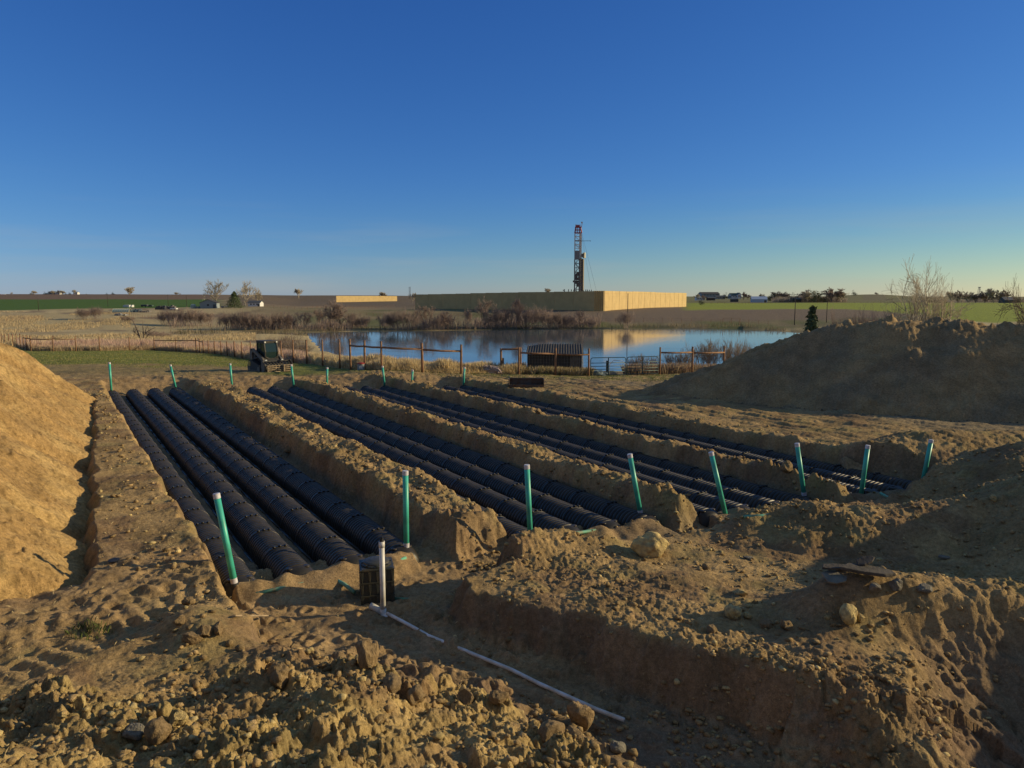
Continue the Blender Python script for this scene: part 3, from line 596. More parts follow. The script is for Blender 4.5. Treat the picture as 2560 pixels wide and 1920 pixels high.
M['rock'] = mat('sandstone', (.48, .37, .16), .9, 0, .3, 5, 1.0, 14, .2, dirt=(.28, .20, .10))
M['rock_grey'] = mat('grey_stone', (.20, .18, .14), .9, 0, .3, 5, 1.0, 14, .2)
M['clodm'] = mat('clod', (.30, .21, .11), .95, 0, .3, 9, 1.2, 25, .15)
M['red'] = mat('red_plastic', (.30, .035, .02), .5); M['white'] = mat('white_paint', (.66, .66, .64), .6, 0, .12)
M['wall_panel'] = mat('sound_wall_panel', (.55, .40, .175), .8, 0, .10, .25)
M['wall_post'] = mat('sound_wall_post', (.47, .35, .17), .8, 0, .1, .3)
M['rig_white'] = mat('rig_white', (.62, .58, .55), .6); M['rig_red'] = mat('rig_red', (.35, .05, .05), .6); M['rig_dark'] = mat('rig_dark', (.15, .14, .135), .6)
M['rig_grey'] = mat('rig_grey', (.22, .23, .25), .6); M['rig_beige'] = mat('rig_beige', (.55, .50, .38), .6)
M['twig'] = mat('twig_bark', (.31, .235, .20), .9, 0, .3, 1.5); M['twig_red'] = mat('twig_red', (.24, .185, .14), .9, 0, .3, 1.5)
M['bark'] = mat('pale_bark', (.45, .39, .29), .9, 0, .25, 1.0); M['bark_dark'] = mat('dark_bark', (.14, .11, .085), .9)
M['needle'] = mat('conifer_needles', (.095, .13, .055), .85, 0, .4, 1.2); M['leaf_yellow'] = mat('budding_leaves', (.20, .17, .05), .85, 0, .4, 1.5); M['far_tree'] = mat('far_evergreen', (.085, .10, .065), .9, 0, .3, .4)
M['bud'] = mat('buds', (.22, .20, .09), .8); M['barn_blue'] = mat('barn_siding', (.42, .50, .62), .6, .1); M['siding_grey'] = mat('siding_grey', (.25, .29, .30), .7); M['roof_dark'] = mat('roof_dark', (.08, .085, .09), .7); M['roof_green'] = mat('roof_green', (.05, .085, .07), .7)
M['window'] = mat('dark_window', (.03, .035, .04), .2); M['concrete'] = mat('concrete', (.40, .37, .31), .85, 0, .2); M['tarp'] = mat('blue_grey_tarp', (.13, .19, .22), .6, 0, .3); M['hoop'] = mat('hoop_cover', (.40, .45, .36), .6)

# ------------------------------------------------------------------ leaching chambers
SEG = 1.19; CW, CH = .355, .40
def arch(rx, h, n=18):
    return [(-rx * math.copysign(abs(math.cos(math.pi * k / n)) ** .95, math.cos(math.pi * k / n)), h * (math.sin(math.pi * k / n) ** .88)) for k in range(n + 1)]
def chamber_mesh():
    b = MB(); st = []; nr = 10; p = (SEG - .07) / nr
    for k in range(nr):
        x = .035 + k * p
        st += [(x, -.046), (x + .12 * p, -.006), (x + .24 * p, .007), (x + .48 * p, .009), (x + .72 * p, .006), (x + .84 * p, -.006), (x + .94 * p, -.044)]
    st += [(SEG - .035, -.022), (SEG - .03, .018), (SEG + .028, .018), (SEG + .03, -.03)]
    n = 18; vs = []
    for x, o in st:
        vs += [(x, yy, zz) for yy, zz in arch(CW + o, CH + o, n)]
    m = n + 1
    b.add(vs, [(i * m + k, i * m + k + 1, (i + 1) * m + k + 1, (i + 1) * m + k) for i in range(len(st) - 1) for k in range(n)])
    for yy in (-.11, 0, .11):   # latches on the joint
        b.box((SEG, yy, CH * (.97 if yy else 1.0) + .025), (.075, .045, .03))
    for s in (-1, 1): b.box((SEG / 2, s * (CW + .03), .012), (SEG, .07, .024))
    return b
def end_cap_mesh():
    b = MB(); st = [(0, 0), (.03, .012), (.06, .0), (.16, -.03), (.24, -.12), (.27, -.25)]; n = 18; vs = []
    for x, o in st: vs += [(x, yy, zz) for yy, zz in arch(CW + o * .6, CH + o, n)]
    m = n + 1
    b.add(vs, [(i * m + k, i * m + k + 1, (i + 1) * m + k + 1, (i + 1) * m + k) for i in range(len(st) - 1) for k in range(n)])
    b.add(vs[-m:], [tuple(range(m))])
    for yy, zz in ((-.15, .30), (.15, .30)): b.tube([(.02, yy, zz - .06), (.02, yy, zz + .075)], .055, 12); b.tube([(.02, yy, zz + .06), (.02, yy, zz + .085)], .065, 12)
    return b
def make_row(u0, u1, v, label):
    x, y = XY(u0, v); root = empty('chamber_line', (x, y, .0), math.atan2(TY, TX), label, 'drain chamber', 'black chambers laid end to end in the trenches')
    n = round((u1 - u0) / SEG); sc = (u1 - u0) / (n * SEG)
    for k in range(n):
        if proto.get('seg') is None: proto['seg'] = chamber_mesh().build('chamber', M['chamber'], root, True)
        o = proto['seg'] if k == 0 and not proto.get('used') else proto['seg'].copy()
        if o.name not in COL.objects: COL.objects.link(o)
        proto['used'] = True; o.parent = root
        o.location = (k * SEG * sc, random.uniform(-.012, .012), random.uniform(-.006, .006) + random.choice((0, 0, .006))); o.scale = (sc, 1, 1); o.rotation_euler = (0, 0, random.uniform(-.006, .006))
    for k, (xx, rz) in enumerate(((n * SEG * sc, 0), (0, math.pi))):
        if proto.get('cap') is None: c = proto['cap'] = end_cap_mesh().build('end_cap', M['chamber'], root, True)
        else: c = proto['cap'].copy(); COL.objects.link(c)
        c.parent = root; c.location = (xx, 0, 0); c.rotation_euler = (0, 0, rz)
proto = {}
ordn = ['leftmost', 'second from left', 'third from left', 'rightmost']; trn = ['leftmost trench', 'second trench from the left', 'third trench from the left', 'trench nearest the tall soil heap']
for ti, (a, b_) in enumerate(ROWS):
    for ri in range(4):
        v = a + (b_ - a) * ri / 3
        make_row(u_near(v) - .0, u_far(v), v, 'black chamber line, %s of the %s' % (ordn[ri], trn[ti]))

# ------------------------------------------------------------------ green inspection ports
NP_ = [(543, 1235, 587, 1462, 'at the near end of the first trench, beside the left bank', 1), (1014, 1178, 1016, 1372, 'upright at the near right end of the first trench', 1), (1317, 1163, 1326, 1345, 'upright at the near left end of the second trench', 1),
       (1574, 1136, 1602, 1288, 'leaning left at the near right end of the second trench', 1), (1777, 1131, 1812, 1279, 'leaning left at the near left of the third trench', 0), (1992, 1109, 2011, 1242, 'leaning slightly left at the near right end of the third trench', 1),
       (2170, 1114, 2152, 1240, 'leaning right behind a heap at the near left of the last trench', 0), (2328.6, 1100, 2305, 1214, 'leaning right at the near right end of the last trench', 1)]
FP = [(291.7, 910.6, 295.7, 983, 'at the far left end of the first trench'), (434, 913.5, 447.6, 972, 'at the far right end of the first trench, leaning left'), (589.4, 915.6, 594, 976, 'at the far left end of the second trench, left of the loader'),
      (718, 914.4, 724.5, 971.4, 'at the far right end of the second trench, in front of the loader'), (840.5, 918.7, 839.7, 968, 'at the far left end of the third trench'), (946, 920, 952, 972, 'at the far right end of the third trench'),
      (1049.4, 924, 1046.5, 966, 'at the far left end of the last trench'), (1144.6, 922, 1142, 970, 'at the far right end of the last trench')]
def port(x, y, z0, top, label, collar):
    root = empty('inspection_port', (x, y, z0), 0, label, 'pipe', 'green upright pipes at the trench ends')
    t = Vector(top) - Vector((x, y, z0)); L = t.length; d = t / L
    p = MB(); p.tube([d * -.05, d * L], .055, 20); p.build('pipe', M['green_pvc'], root, True)
    c = MB(); c.tube([d * (L - .075), d * (L + .004), d * (L + .012)], [.059, .059, .050], 20); c.build('cap', M['band'], root)
    if collar: q = MB(); q.tube([d * .03, d * .12], .0575, 20); q.build('primer_band', M['band'], root); q = MB(); q.tube([d * -.06, d * .035], .072, 20); q.build('socket', M['black'], root)
for (tx, ty, bx, by, lab, col_) in NP_:
    b0 = W(bx, by, .34); y = b0.y; port(b0.x, y, .34, (WD(tx, y, 1.6), y, ZY(ty, y)), 'green pipe ' + lab, col_)
for k, (tx, ty, bx, by, lab) in enumerate(FP):
    ti, ri = divmod(k, 2); v = ROWS[ti][ri]; x, y = XY(u_far(v) + .05, v); z0 = max(.36, hz(x, y) - .02) if False else .36
    t = Vector((WD(tx, y, 1.6) - WD(bx, y, .4) + x, y, z0 + (by - ty) * mpx(y) * 1.0)); port(x, y, z0, t, 'green pipe ' + lab, 0)

# ------------------------------------------------------------------ tank box, cleanout, pipes
def vault():
    c = W(911, 1520, .05); root = empty('pump_vault', (c.x + .15, c.y + .33, .0), R(14), 'square black plastic vault with round domed lid standing in the sand', 'vault')
    w, h = .56, .70
    b = MB(); b.box((0, 0, h / 2), (w - .05, w - .05, h)); b.box((0, 0, .03), (w + .03, w + .03, .06))
    for z in (h * .34, h * .66, h - .02): b.box((0, 0, z), (w, w, .022))
    for s in range(4):
        q = Matrix.Rotation(s * math.pi / 2, 3, 'Z')
        for t in range(3):
            z0, z1 = h * (.06 + .305 * t), h * (.33 + .305 * t)
            for k in range(5):
                yy = -w / 2 + .03 + k * (w - .06) / 4
                # tapering fin
                vs = [(w / 2 - .03, yy - .012, z0), (w / 2 - .03, yy + .012, z0), (w / 2 - .03, yy - .03, z1), (w / 2 - .03, yy + .03, z1), (w / 2 - .002, yy - .004, z0), (w / 2 - .002, yy + .004, z0), (w / 2 - .002, yy - .026, z1), (w / 2 - .002, yy + .026, z1)]
                b.add([q @ Vector(p) for p in vs], [(0, 1, 3, 2), (4, 6, 7, 5), (0, 4, 5, 1), (2, 3, 7, 6), (0, 2, 6, 4), (1, 5, 7, 3)])
    b.build('body', M['black_vault'], root)
    l = MB(); l.lathe([(.25, h), (.255, h + .02), (.22, h + .03), (.215, h + .05), (.19, h + .065), (.10, h + .085), (.01, h + .09)], 32)
    for k in range(8): a = k * math.pi / 4; l.box((.235 * math.cos(a), .235 * math.sin(a), h + .03), (.03, .03, .02))
    l.build('lid', M['black_vault'], root, False)
M['black_vault'] = mat('vault_plastic', (.035, .038, .030), .45, 0, .3, 5, dirt=(.08, .065, .04))
vault()
c = W(958, 1534, .10); root = empty('cleanout_pipe', (c.x, c.y, .06), 0, 'white vertical standpipe with black cap in front of the black vault', 'pipe')
zt = ZY(1353, c.y) - .06
p = MB(); p.tube([(0, 0, 0), (0, 0, zt)], .043, 20); p.build('pipe', M['white_pvc'], root, True)
p = MB(); p.tube([(0, 0, zt - .10), (0, 0, zt)], .048, 20); p.build('coupling', M['white_pvc'], root, True)
p = MB(); p.tube([(0, 0, zt), (0, 0, zt + .05)], .030, 16); p.box((0, 0, zt + .06), (.03, .03, .03)); p.build('plug', M['black'], root)
p = MB(); p.tube([(0, 0, .12), (.0, 0, .03), (.06, -.05, .0), (.15, -.12, 0)], .052, 14); p.tube([(-.03, .02, .06), (-.16, .06, .12), (-.22, .08, .14)], .055, 14); p.build('elbow', M['white_pvc'], root, True)
def ground_pipe(pix, rad, mt, label, cat, name, sink=.0, seg=.35, group=None, wav=.012):
    P = [G(*q) for q in pix]; pts = []
    for a, b in zip(P[:-1], P[1:]):
        n = max(1, int((b - a).length / seg)); pts += [a.lerp(b, k / n) for k in range(n)]
    pts.append(P[-1]); zz = H(np.array([p.x for p in pts]), np.array([p.y for p in pts])); zz = np.convolve(np.pad(zz, 6, 'edge'), np.ones(13) / 13, 'valid') + (.032 if name == 'drain_pipe' else 0)
    for i, p in enumerate(pts): p.z = float(zz[i]) + rad * .2 - sink + random.uniform(-wav, wav)
    m = MB(); m.tube(pts, rad, 12); o = m.build(name, mt, None, True); tag(o, label, cat, group); return o
ground_pipe([(968, 1541), (1073, 1588), (1189, 1637), (1280, 1683), (1350, 1718), (1430, 1752), (1490, 1783), (1560, 1812)], .027, M['white_pvc'], 'long thin white pipe half buried along the shaded pit floor', 'pipe', 'drain_pipe', 0, .35, None, .003)
gl = 'green pipes half buried in the sand'
ground_pipe([(640, 1480), (720, 1460), (800, 1440), (884, 1422)], .034, M['green_dirty'], 'green pipe half buried in sand left of the black vault', 'pipe', 'buried_pipe', .055, .4, gl, .018)
ground_pipe([(983, 1407), (1014, 1395)], .034, M['green_dirty'], 'short green pipe half buried just right of the black vault', 'pipe', 'buried_pipe', .02, .4, gl)
ground_pipe([(826, 1432), (860, 1466), (886, 1488)], .034, M['green_dirty'], 'green pipe running from the chamber ends to the vault side', 'pipe', 'buried_pipe', .02, .4, gl)
ground_pipe([(982, 1500), (1050, 1492), (1138, 1482)], .034, M['green_dirty'], 'green pipe at the shade edge right of the vault', 'pipe', 'buried_pipe', .03, .4, gl)
ground_pipe([(1375, 1362), (1440, 1342), (1530, 1322), (1605, 1310)], .034, M['green_dirty'], 'green pipe partly covered by sand before the second trench', 'pipe', 'buried_pipe', .045, .4, gl, .02)
ground_pipe([(1860, 1296), (1905, 1286), (1960, 1270)], .034, M['green_dirty'], 'green pipe partly covered by sand before the third trench', 'pipe', 'buried_pipe', .05, .4, gl, .02)
ground_pipe([(2200, 1250), (2260, 1238), (2320, 1226)], .034, M['green_dirty'], 'green pipe partly covered by sand before the last trench', 'pipe', 'buried_pipe', .04, .4, gl, .02)

# ------------------------------------------------------------------ fences
def mesh_wires(b, a, c, h, n=9, step=.15, z0=.05):
    a = Vector(a); c = Vector(c)
    for k in range(n): z = z0 + h * k / (n - 1); b.tube([a + Vector((0, 0, z)), c + Vector((0, 0, z))], .0035, 3, False)
    m = int((c - a).length / step)
    for k in range(1, m): p = a.lerp(c, k / m); b.tube([p + Vector((0, 0, z0)), p + Vector((0, 0, z0 + h))], .0028, 3, False)
def fence(name, posts, label, rails=(), wire=None, hgt=None, rad=.065, cat='fence', group=None, pmat='post', n=10, wn_=9, step=.15):
    """posts: (px, depth, top py or height)"""
    P = []
    for q in posts:
        y = q[1]; x = WD(q[0], y, 0); z = hz(x, y); h = (ZY(q[2], y) - z) if len(q) > 2 and q[2] > 10 else (q[2] if len(q) > 2 else hgt)
        P.append((Vector((x, y, z)), h))
    root = empty(name, P[0][0], 0, label, cat, group); o0 = P[0][0]
    for p, h in P:
        b = MB(); t = Vector((random.uniform(-.03, .03), random.uniform(-.03, .03), 0)) * (1 if rad > .03 else 3); r = rad * random.uniform(.85, 1.1)
        b.tube([(0, 0, -.3), t * .5 + Vector((0, 0, h * .5)), t + Vector((0, 0, h))], [r * 1.05, r, r * .95], n); o = b.build('post', M[pmat], root, True); o.location = p - o0
    for i, j, f in rails:
        b = MB(); a = P[i][0] + Vector((0, 0, P[i][1] * f)) - o0; c = P[j][0] + Vector((0, 0, P[j][1] * f)) - o0; dd = (c - a).normalized() * .02
        b.tube([a, a.lerp(c, .5) - Vector((0, 0, .03)), c], rad * .8, 8); b.build('rail', M[pmat], root, True)
    if wire:
        b = MB()
        for i in range(wire[0], wire[1]):
            mesh_wires(b, P[i][0] - o0, P[i + 1][0] - o0, min(P[i][1], P[i + 1][1]) * .93, wn_, step)
        b.build('wire_mesh', M['wire'], root)
    return root
fence('wildlife_fence', [(1.4, 128, 834.8), (10, 124, 835), (19.4, 120, 834.8), (29, 115, 834.5), (39, 110, 834), (49, 103, 834), (57, 98, 838), (65, 95, 838), (75, 92.5, 839), (131, 92.5, 839.5), (188, 94, 840.5), (247, 95, 841), (322, 99, 842.5), (384, 102, 845), (438, 98, 845), (489, 94, 844.5)],
      'distant brown post fence with corner braces along the marsh, far left', [(6, 8, .82), (8, 9, .78), (9, 10, .8), (13, 14, .82), (14, 15, .82)], (8, 15), n=6, wn_=5, step=.6, rad=.075)
fence('wildlife_fence', [(489, 94, 844.5), (498, 93, 847), (507, 92, 850.5), (520, 91, 851), (535, 90, 852), (551, 88, 852.5), (567, 84, 853), (585, 80, 853), (604, 77, 854), (626, 74, 853.6), (648, 71, 853), (703, 66, 852), (733, 63, 850), (767, 59, 849.8), (807, 54.6, 848.7), (850, 50, 847.8), (877, 48, 848)],
      'line of brown posts curving from the marsh corner past the loader', [(0, 2, .85)], (9, 16), n=8, wn_=6, step=.4, rad=.07)
fence('wildlife_fence', [(877, 48, 848), (912, 46.8, 850.7), (955, 44.8, 853), (1056.7, 45.2, 857.4), (1153, 45.8, 861.4)], 'brown round-post fence section with top rail before the pond', [(0, 1, .80), (1, 2, .80), (2, 3, .80), (3, 4, .78)], (0, 4), rad=.075, n=12, step=.22, wn_=8)
fence('wildlife_fence', [(1297, 47.8, 868), (1302, 49.5, 872), (1388.5, 48.4, 870), (1471.6, 48.6, 871)], 'brown post and rail fence with wire mesh in front of dark shed', [(0, 2, .80), (2, 3, .78)], (0, 3), rad=.07, n=12, step=.2, wn_=9)
fence('wildlife_fence', [(1649.5, 50.3, 868), (1730.5, 51.5, 866.6), (1809.5, 53, 865)], 'brown post and rail fence section between gate and soil heap', [(0, 1, .80), (1, 2, .78)], (0, 2), rad=.07, n=12, step=.2, wn_=9)
fence('brace_frame', [(1253, 50.5, 871), (1258, 51.5, 895), (1302, 50.2, 869)], 'dark post with long top rail left of the shed', [(0, 2, .97)], None, rad=.08, n=10, cat='fence')
def far_fence(name, pts, cnt, h, label, rad=.06, wires=2, rails=False):
    P = [G(*q) for q in pts]; root = empty(name, P[0], 0, label, 'fence', 'thin fences across the far fields'); L = [0]
    for a, b in zip(P[:-1], P[1:]): L.append(L[-1] + (b - a).length)
    Q = []
    for k in range(cnt):
        s = L[-1] * k / (cnt - 1); i = min(max(i for i in range(len(L)) if L[i] <= s + 1e-6), len(P) - 2); f = (s - L[i]) / (L[i + 1] - L[i]); p = P[i].lerp(P[i + 1], f); p.z = hz(p.x, p.y); Q.append(p)
    for p in Q:
        b = MB(); b.tube([(0, 0, -.3), (random.uniform(-.05, .05), 0, h * random.uniform(.9, 1.08))], rad, 5); o = b.build('post', M['post'], root); o.location = p - P[0]
    b = MB()
    for w in range(wires):
        for a, c in zip(Q[:-1], Q[1:]): z = Vector((0, 0, h * (.95 - .45 * w))); b.tube([a + z - P[0], c + z - P[0]], .02 if not rails else .05, 3, False)
    b.build('rail' if rails else 'wire', M['post'], root)
far_fence('field_fence', [(0, 803), (60, 801), (105, 797)], 10, 1.3, 'thin fence in the dry marsh at the far left edge')
far_fence('field_fence', [(318, 790), (360, 795), (405, 798)], 14, 1.4, 'thin fence below the junk yard')
far_fence('field_fence', [(668, 770), (760, 775), (860, 771), (985, 768)], 30, 1.5, 'long fence under the far left sound wall')
far_fence('field_fence', [(900, 788), (960, 792), (1040, 790)], 8, 1.5, 'short fence below the left end of the main sound wall')
far_fence('field_fence', [(1130, 792), (1190, 793), (1240, 794)], 8, 1.5, 'fence with rail behind bare trees left of the utility pole', rails=True)
far_fence('field_fence', [(1420, 806), (1530, 806), (1670, 805), (1800, 808), (1920, 813)], 22, 1.7, 'long fence along the far bank right of the utility pole')
far_fence('field_fence', [(1807, 809), (1828, 809), (1850, 809)], 3, 2.3, 'brown rail frame standing in the far bank fence', .09, 1, True)
far_fence('field_fence', [(1960, 758.5), (2100, 757.5), (2250, 758), (2320, 758)], 26, 1.6, 'fence between green field and the brown hill, far right', .08)
far_fence('field_fence', [(1760, 760), (1830, 760), (1920, 759)], 16, 1.6, 'fence in front of the blue white barn', .08)

# tubular gates
def gate(pxa, pxb, ya, yb, top_a, label):
    xa, xb = WD(pxa, ya, 0), WD(pxb, yb, 0); A = Vector((xa, ya, hz(xa, ya) + .08)); B = Vector((xb, yb, hz(xb, yb) + .08)); root = empty('tube_gate', A, 0, label, 'gate', 'tubular gates between the fence posts')
    L = (B - A); h = 1.15; r = .027; u = L.normalized(); L = L.length
    def pt(s, z): return (B - A).normalized() * s + Vector((0, 0, z))
    b = MB(); b.tube([pt(0, 0), pt(0, h - .12), pt(.05, h - .03), pt(.14, h), pt(L - .14, h), pt(L - .05, h - .03), pt(L, h - .12), pt(L, 0), pt(0, 0)], r, 8); b.build('frame', M['gate'], root, True)
    for k, z in enumerate((.2, .38, .58, .80)):
        b = MB(); b.tube([pt(0, z), pt(L, z)], r * .8, 8); b.build('bar', M['gate'], root, True)
    b = MB(); b.box(pt(L / 2, h / 2), (.06, .035, h)); b.build('upright', M['gate'], root)
gate(1476.5, 1564, 48.8, 49.5, 898, 'blue-grey tube gate, left of the pair, beside the shed fence')
gate(1567, 1645, 49.5, 50.2, 894, 'blue-grey tube gate, right of the pair, next to the brown post')

# shed behind the fence
def shed():
    y = 50.3; xa, xb = WD(1318, y, 0), WD(1449, y, 0); w = xb - xa; z0 = hz((xa + xb) / 2, y) - .1; root = empty('corrugated_shed', ((xa + xb) / 2, y, z0), R(-4), 'low dark corrugated metal shed behind the wire fence by the pond', 'shed'); d = 2.4
    hf, hb = ZY(887, y) - z0, ZY(878, y) - z0
    def corr(b, x0, x1, yy, z0_, z1f, amp=.03, pitch=.2):
        n = int((x1 - x0) / (pitch / 4)); vs = []
        for k in range(n + 1):
            x = x0 + (x1 - x0) * k / n; o = amp * (1 if k % 4 in (1, 2) else 0); zt = z1f(x); vs += [(x, yy - o, z0_), (x, yy - o, zt)]
        b.add(vs, [(2 * k, 2 * k + 2, 2 * k + 3, 2 * k + 1) for k in range(n)])
    b = MB(); b.box((0, d / 2, hf / 2), (w - .05, d, hf)); b.build('frame', M['shed'], root)
    b = MB(); corr(b, -w / 2, w * .30, -.03, 0, lambda x: hf); b.build('wall', M['shed'], root)
    b = MB(); corr(b, w * .31, w / 2, -.04, 0, lambda x: hf, .035, .16); b.build('door', M['wall_rib'], root)
    b = MB(); n = 44; vs = []
    x0, x1 = -w / 2 - .1, w / 2 + .25
    for k in range(n * 2 + 1):
        x = x0 + (x1 - x0) * k / (2 * n); o = .05 if k % 4 in (1, 2) else 0; rise = .14 * sst(-w / 2, -w / 2 + 1.0, x)
        vs += [(x, -.35, hf + .02 + o), (x, d + .2, hf + .14 + rise + .28 + o)]
    b.add(vs, [(2 * k, 2 * k + 2, 2 * k + 3, 2 * k + 1) for k in range(2 * n)]); b.build('roof', M['shed_roof'], root)
    b = MB(); b.box((-w * .5 + .7, -.09, .45), (.45, .05, .55)); b.build('meter_box', M['siding_grey'], root)
    b = MB(); b.box((w / 2 + .06, .0, hf / 2), (.1, .14, hf)); b.build('corner_post', M['wood_dark'], root)
M['wall_rib'] = mat('shed_door_metal', (.13, .12, .10), .6, 0, .4, 3)
shed()

# bin with red lid, board, lumps, debris by the gates
_bx = WD(903, 46.4, .3); p = Vector((_bx, 46.4, hz(_bx, 46.4))); r0 = empty('storage_bin', p, R(10), 'grey bin with red lid at the foot of the fence', 'bin')
b = MB(); w = 17 * mpx(p.y); h = 17 * mpx(p.y); b.lathe([(w * .44, 0), (w * .5, h * .1), (w * .5, h)], 16); b.build('body', M['siding_grey'], r0); b = MB(); b.lathe([(w * .54, h), (w * .54, h * 1.1), (w * .4, h * 1.2), (w * .12, h * 1.25)], 16); b.build('lid', M['red'], r0); b = MB(); b.box((0, -w * .5, h * .55), (w * .5, .02, h * .4)); b.build('sticker', M['white'], r0)
a = G(1188, 931); c = G(1256, 934); b = MB(); b.bar(a + Vector((0, 0, .09)), c + Vector((0, 0, .09)), .24, .10); tag(b.build('timber_beam', M['wood'], None, bevel=.01), 'pale timber beam lying at the edge of the tall grass', 'beam')

def rock_mesh(seed, sub=3, rough=.22, flat=1.0, angular=0.5):
    import bmesh
    bm = bmesh.new(); bmesh.ops.create_icosphere(bm, subdivisions=sub, radius=.5); rr = np.random.default_rng(seed)
    pl = rr.normal(size=(9, 3)); pl /= np.linalg.norm(pl, axis=1)[:, None]; off = rr.uniform(.26, .46, 9)
    V = np.array([v.co[:] for v in bm.verts])
    for nrm, o in zip(pl, off):
        d = V @ nrm; V = V - np.maximum(d - o, 0)[:, None] * nrm * angular * 1.6
    n = V / np.linalg.norm(V, axis=1)[:, None]
    k = fbm(V[:, 0] * 3 + seed, V[:, 1] * 3 + V[:, 2] * 2.3, 3, seed) * rough * .5 + fbm(V[:, 0] * 9 + V[:, 2] * 5, V[:, 1] * 9 - seed, 2, seed + 5) * rough * .16
    V = V + n * k[:, None] * .6; V[:, 2] *= flat
    Fc = [tuple(v.index for v in f.verts) for f in bm.faces]; bm.free(); return V, Fc
def rock(px, py, wpx, label, m='rock', asp=(1, .8, .75), sub=3, rz=None, seed=None, sink=.18, name='rock', group=None, ang=.5, rough=.22, lift=0.0):
    seed = seed or int(px * 7 + py); V, Fc = rock_mesh(seed, sub, rough, 1.0, ang); p = G(px, py); s = wpx * mpx(p.y)
    b = MB(); b.add([tuple(q) for q in V], Fc); o = b.build(name, M[m], None, sub > 3); o.scale = (s * asp[0], s * asp[1], s * asp[2]); p.z += s * asp[2] * (.5 - sink) + lift; o.location = p; o.rotation_euler = (random.uniform(-.2, .2), random.uniform(-.2, .2), rz if rz is not None else random.uniform(0, 6.28))
    return tag(o, label, 'rock' if 'clod' not in name else 'dirt clod', group)
rk = 'loose rocks and clods on the disturbed soil'
rock(1625, 1385, 92, 'large pale yellow sandstone boulder at the edge of the plateau', asp=(1, .8, .72), sub=4, rz=.3, seed=21, ang=.55)
rock(1450, 1812, 82, 'big rounded clod perched over the end of the white pipe', 'clodm', (.95, .8, .95), 4, name='dirt_clod', seed=11, group=rk)
rock(1545, 1876, 50, 'pale flat rock in the shaded rubble below the perched clod', 'rock_grey', (1, .8, .6), group=rk)
rock(332, 1842, 64, 'dark rounded rock, left of the touching pair in the near foreground', 'rock_grey', (1, .8, .62), 4, group=rk)
rock(398, 1845, 68, 'brown clod right of the dark rounded rock in the near foreground', 'clodm', (1, .9, .85), 4, name='dirt_clod', group=rk)
rock(447, 1812, 46, 'yellow angular rock touching the right side of the brown clod', 'rock', (1, .8, .85), group=rk, ang=.8)
rock(386, 1782, 36, 'yellow rock behind the touching pair of foreground rocks', 'rock', (1, .8, .8), group=rk)
rock(200, 1775, 48, 'tall pale pointed rock at the left foreground ridge', 'rock', (.6, .6, 1.2), ang=.8, group=rk)
rock(345, 1752, 30, 'small yellow rock near the left foreground, above the pair', 'rock', group=rk)
rock(155, 1795, 22, 'small bright yellow stone beside the pointed rock', 'rock', group=rk, ang=.9)
rock(1832, 1542, 46, 'yellow round rock on the plateau beside the shade edge', 'rock', (1, .9, .85), 4, group=rk)
rock(1870, 1545, 28, 'smaller yellow rock touching the round rock on the plateau', 'rock', group=rk)
rock(1765, 1424, 26, 'brown stone in the middle of the plateau behind the rocks', 'clodm', group=rk)
rock(1850, 1488, 42, 'low arched pale stone at the shade edge of the plateau', 'rock', (1.1, .6, .45), group=rk)
rock(1780, 1582, 36, 'brown rock near the rim of the plateau cliff', 'clodm', (1, .8, .75), group=rk)
rock(1915, 1568, 36, 'rough brown rock right of the plateau rocks', 'clodm', group=rk)
rock(1870, 1398, 30, 'thin slab stone in shade at the far right of the plateau', 'rock_grey', (1.2, .8, .35), group=rk)
rock(1965, 1572, 34, 'rough cube-like clod in the shade beside the right ridge', 'clodm', (1, .9, .9), group=rk)
rock(2118, 1548, 58, 'large smooth tan boulder set in the top of the right ridge', 'rock', (1, .8, .9), 4, sink=.25, group=rk)
rock(2152, 1552, 24, 'smaller tan stone touching the ridge boulder', 'rock', (1, .8, 1), group=rk)
rock(915, 1665, 80, 'large leaning dark clod at the foot of the trampled sand', 'clodm', (.9, .7, 1.15), 4, name='dirt_clod', seed=31, group=rk, ang=.8)
rock(702, 1712, 64, 'crumbly upright clod on the left of the rubble ridge', 'clodm', (.8, .8, 1.0), 4, name='dirt_clod', group=rk, rough=.35)
rock(1045, 1755, 62, 'angular brown clod right of centre in the rubble ridge', 'clodm', (1, .8, .8), 4, name='dirt_clod', group=rk, ang=.8)
rock(980, 1725, 60, 'rounded brown clod in the middle of the rubble ridge', 'clodm', (1.2, .8, .7), 4, name='dirt_clod', group=rk)
rock(1165, 1760, 52, 'dark square clod near the right of the rubble ridge', 'clodm', (.9, .8, .95), name='dirt_clod', group=rk, ang=.9)
rock(1245, 1752, 46, 'dark clod beside the sand slope above the white pipe', 'clodm', (1.1, .8, .75), name='dirt_clod', group=rk)
rock(1378, 1842, 66, 'brown block below the perched clod', 'clodm', (1.2, .8, .7), 4, name='dirt_clod', group=rk)
rock(1440, 1852, 60, 'second brown block under the perched clod, nearer the pit', 'clodm', (1.2, .8, .6), 4, name='dirt_clod', group=rk)
rock(510, 1590, 44, 'brown clod on the bank corner left of the wooden stake', 'clodm', name='dirt_clod', group=rk, ang=.8)
rock(480, 1605, 46, 'dark clod lowest of the bank corner heap', 'clodm', (1.2, .8, .7), name='dirt_clod', group=rk)
rock(450, 1558, 34, 'round clod casting a long shadow on the left strip', 'clodm', name='dirt_clod', group=rk)
rock(470, 1512, 34, 'lumpy clod behind the round clod on the left strip', 'clodm', name='dirt_clod', group=rk)
rock(545, 1578, 40, 'triangular slab of soil leaning on the bank corner', 'clodm', (1.3, .7, .8), name='dirt_clod', group=rk, ang=.9)
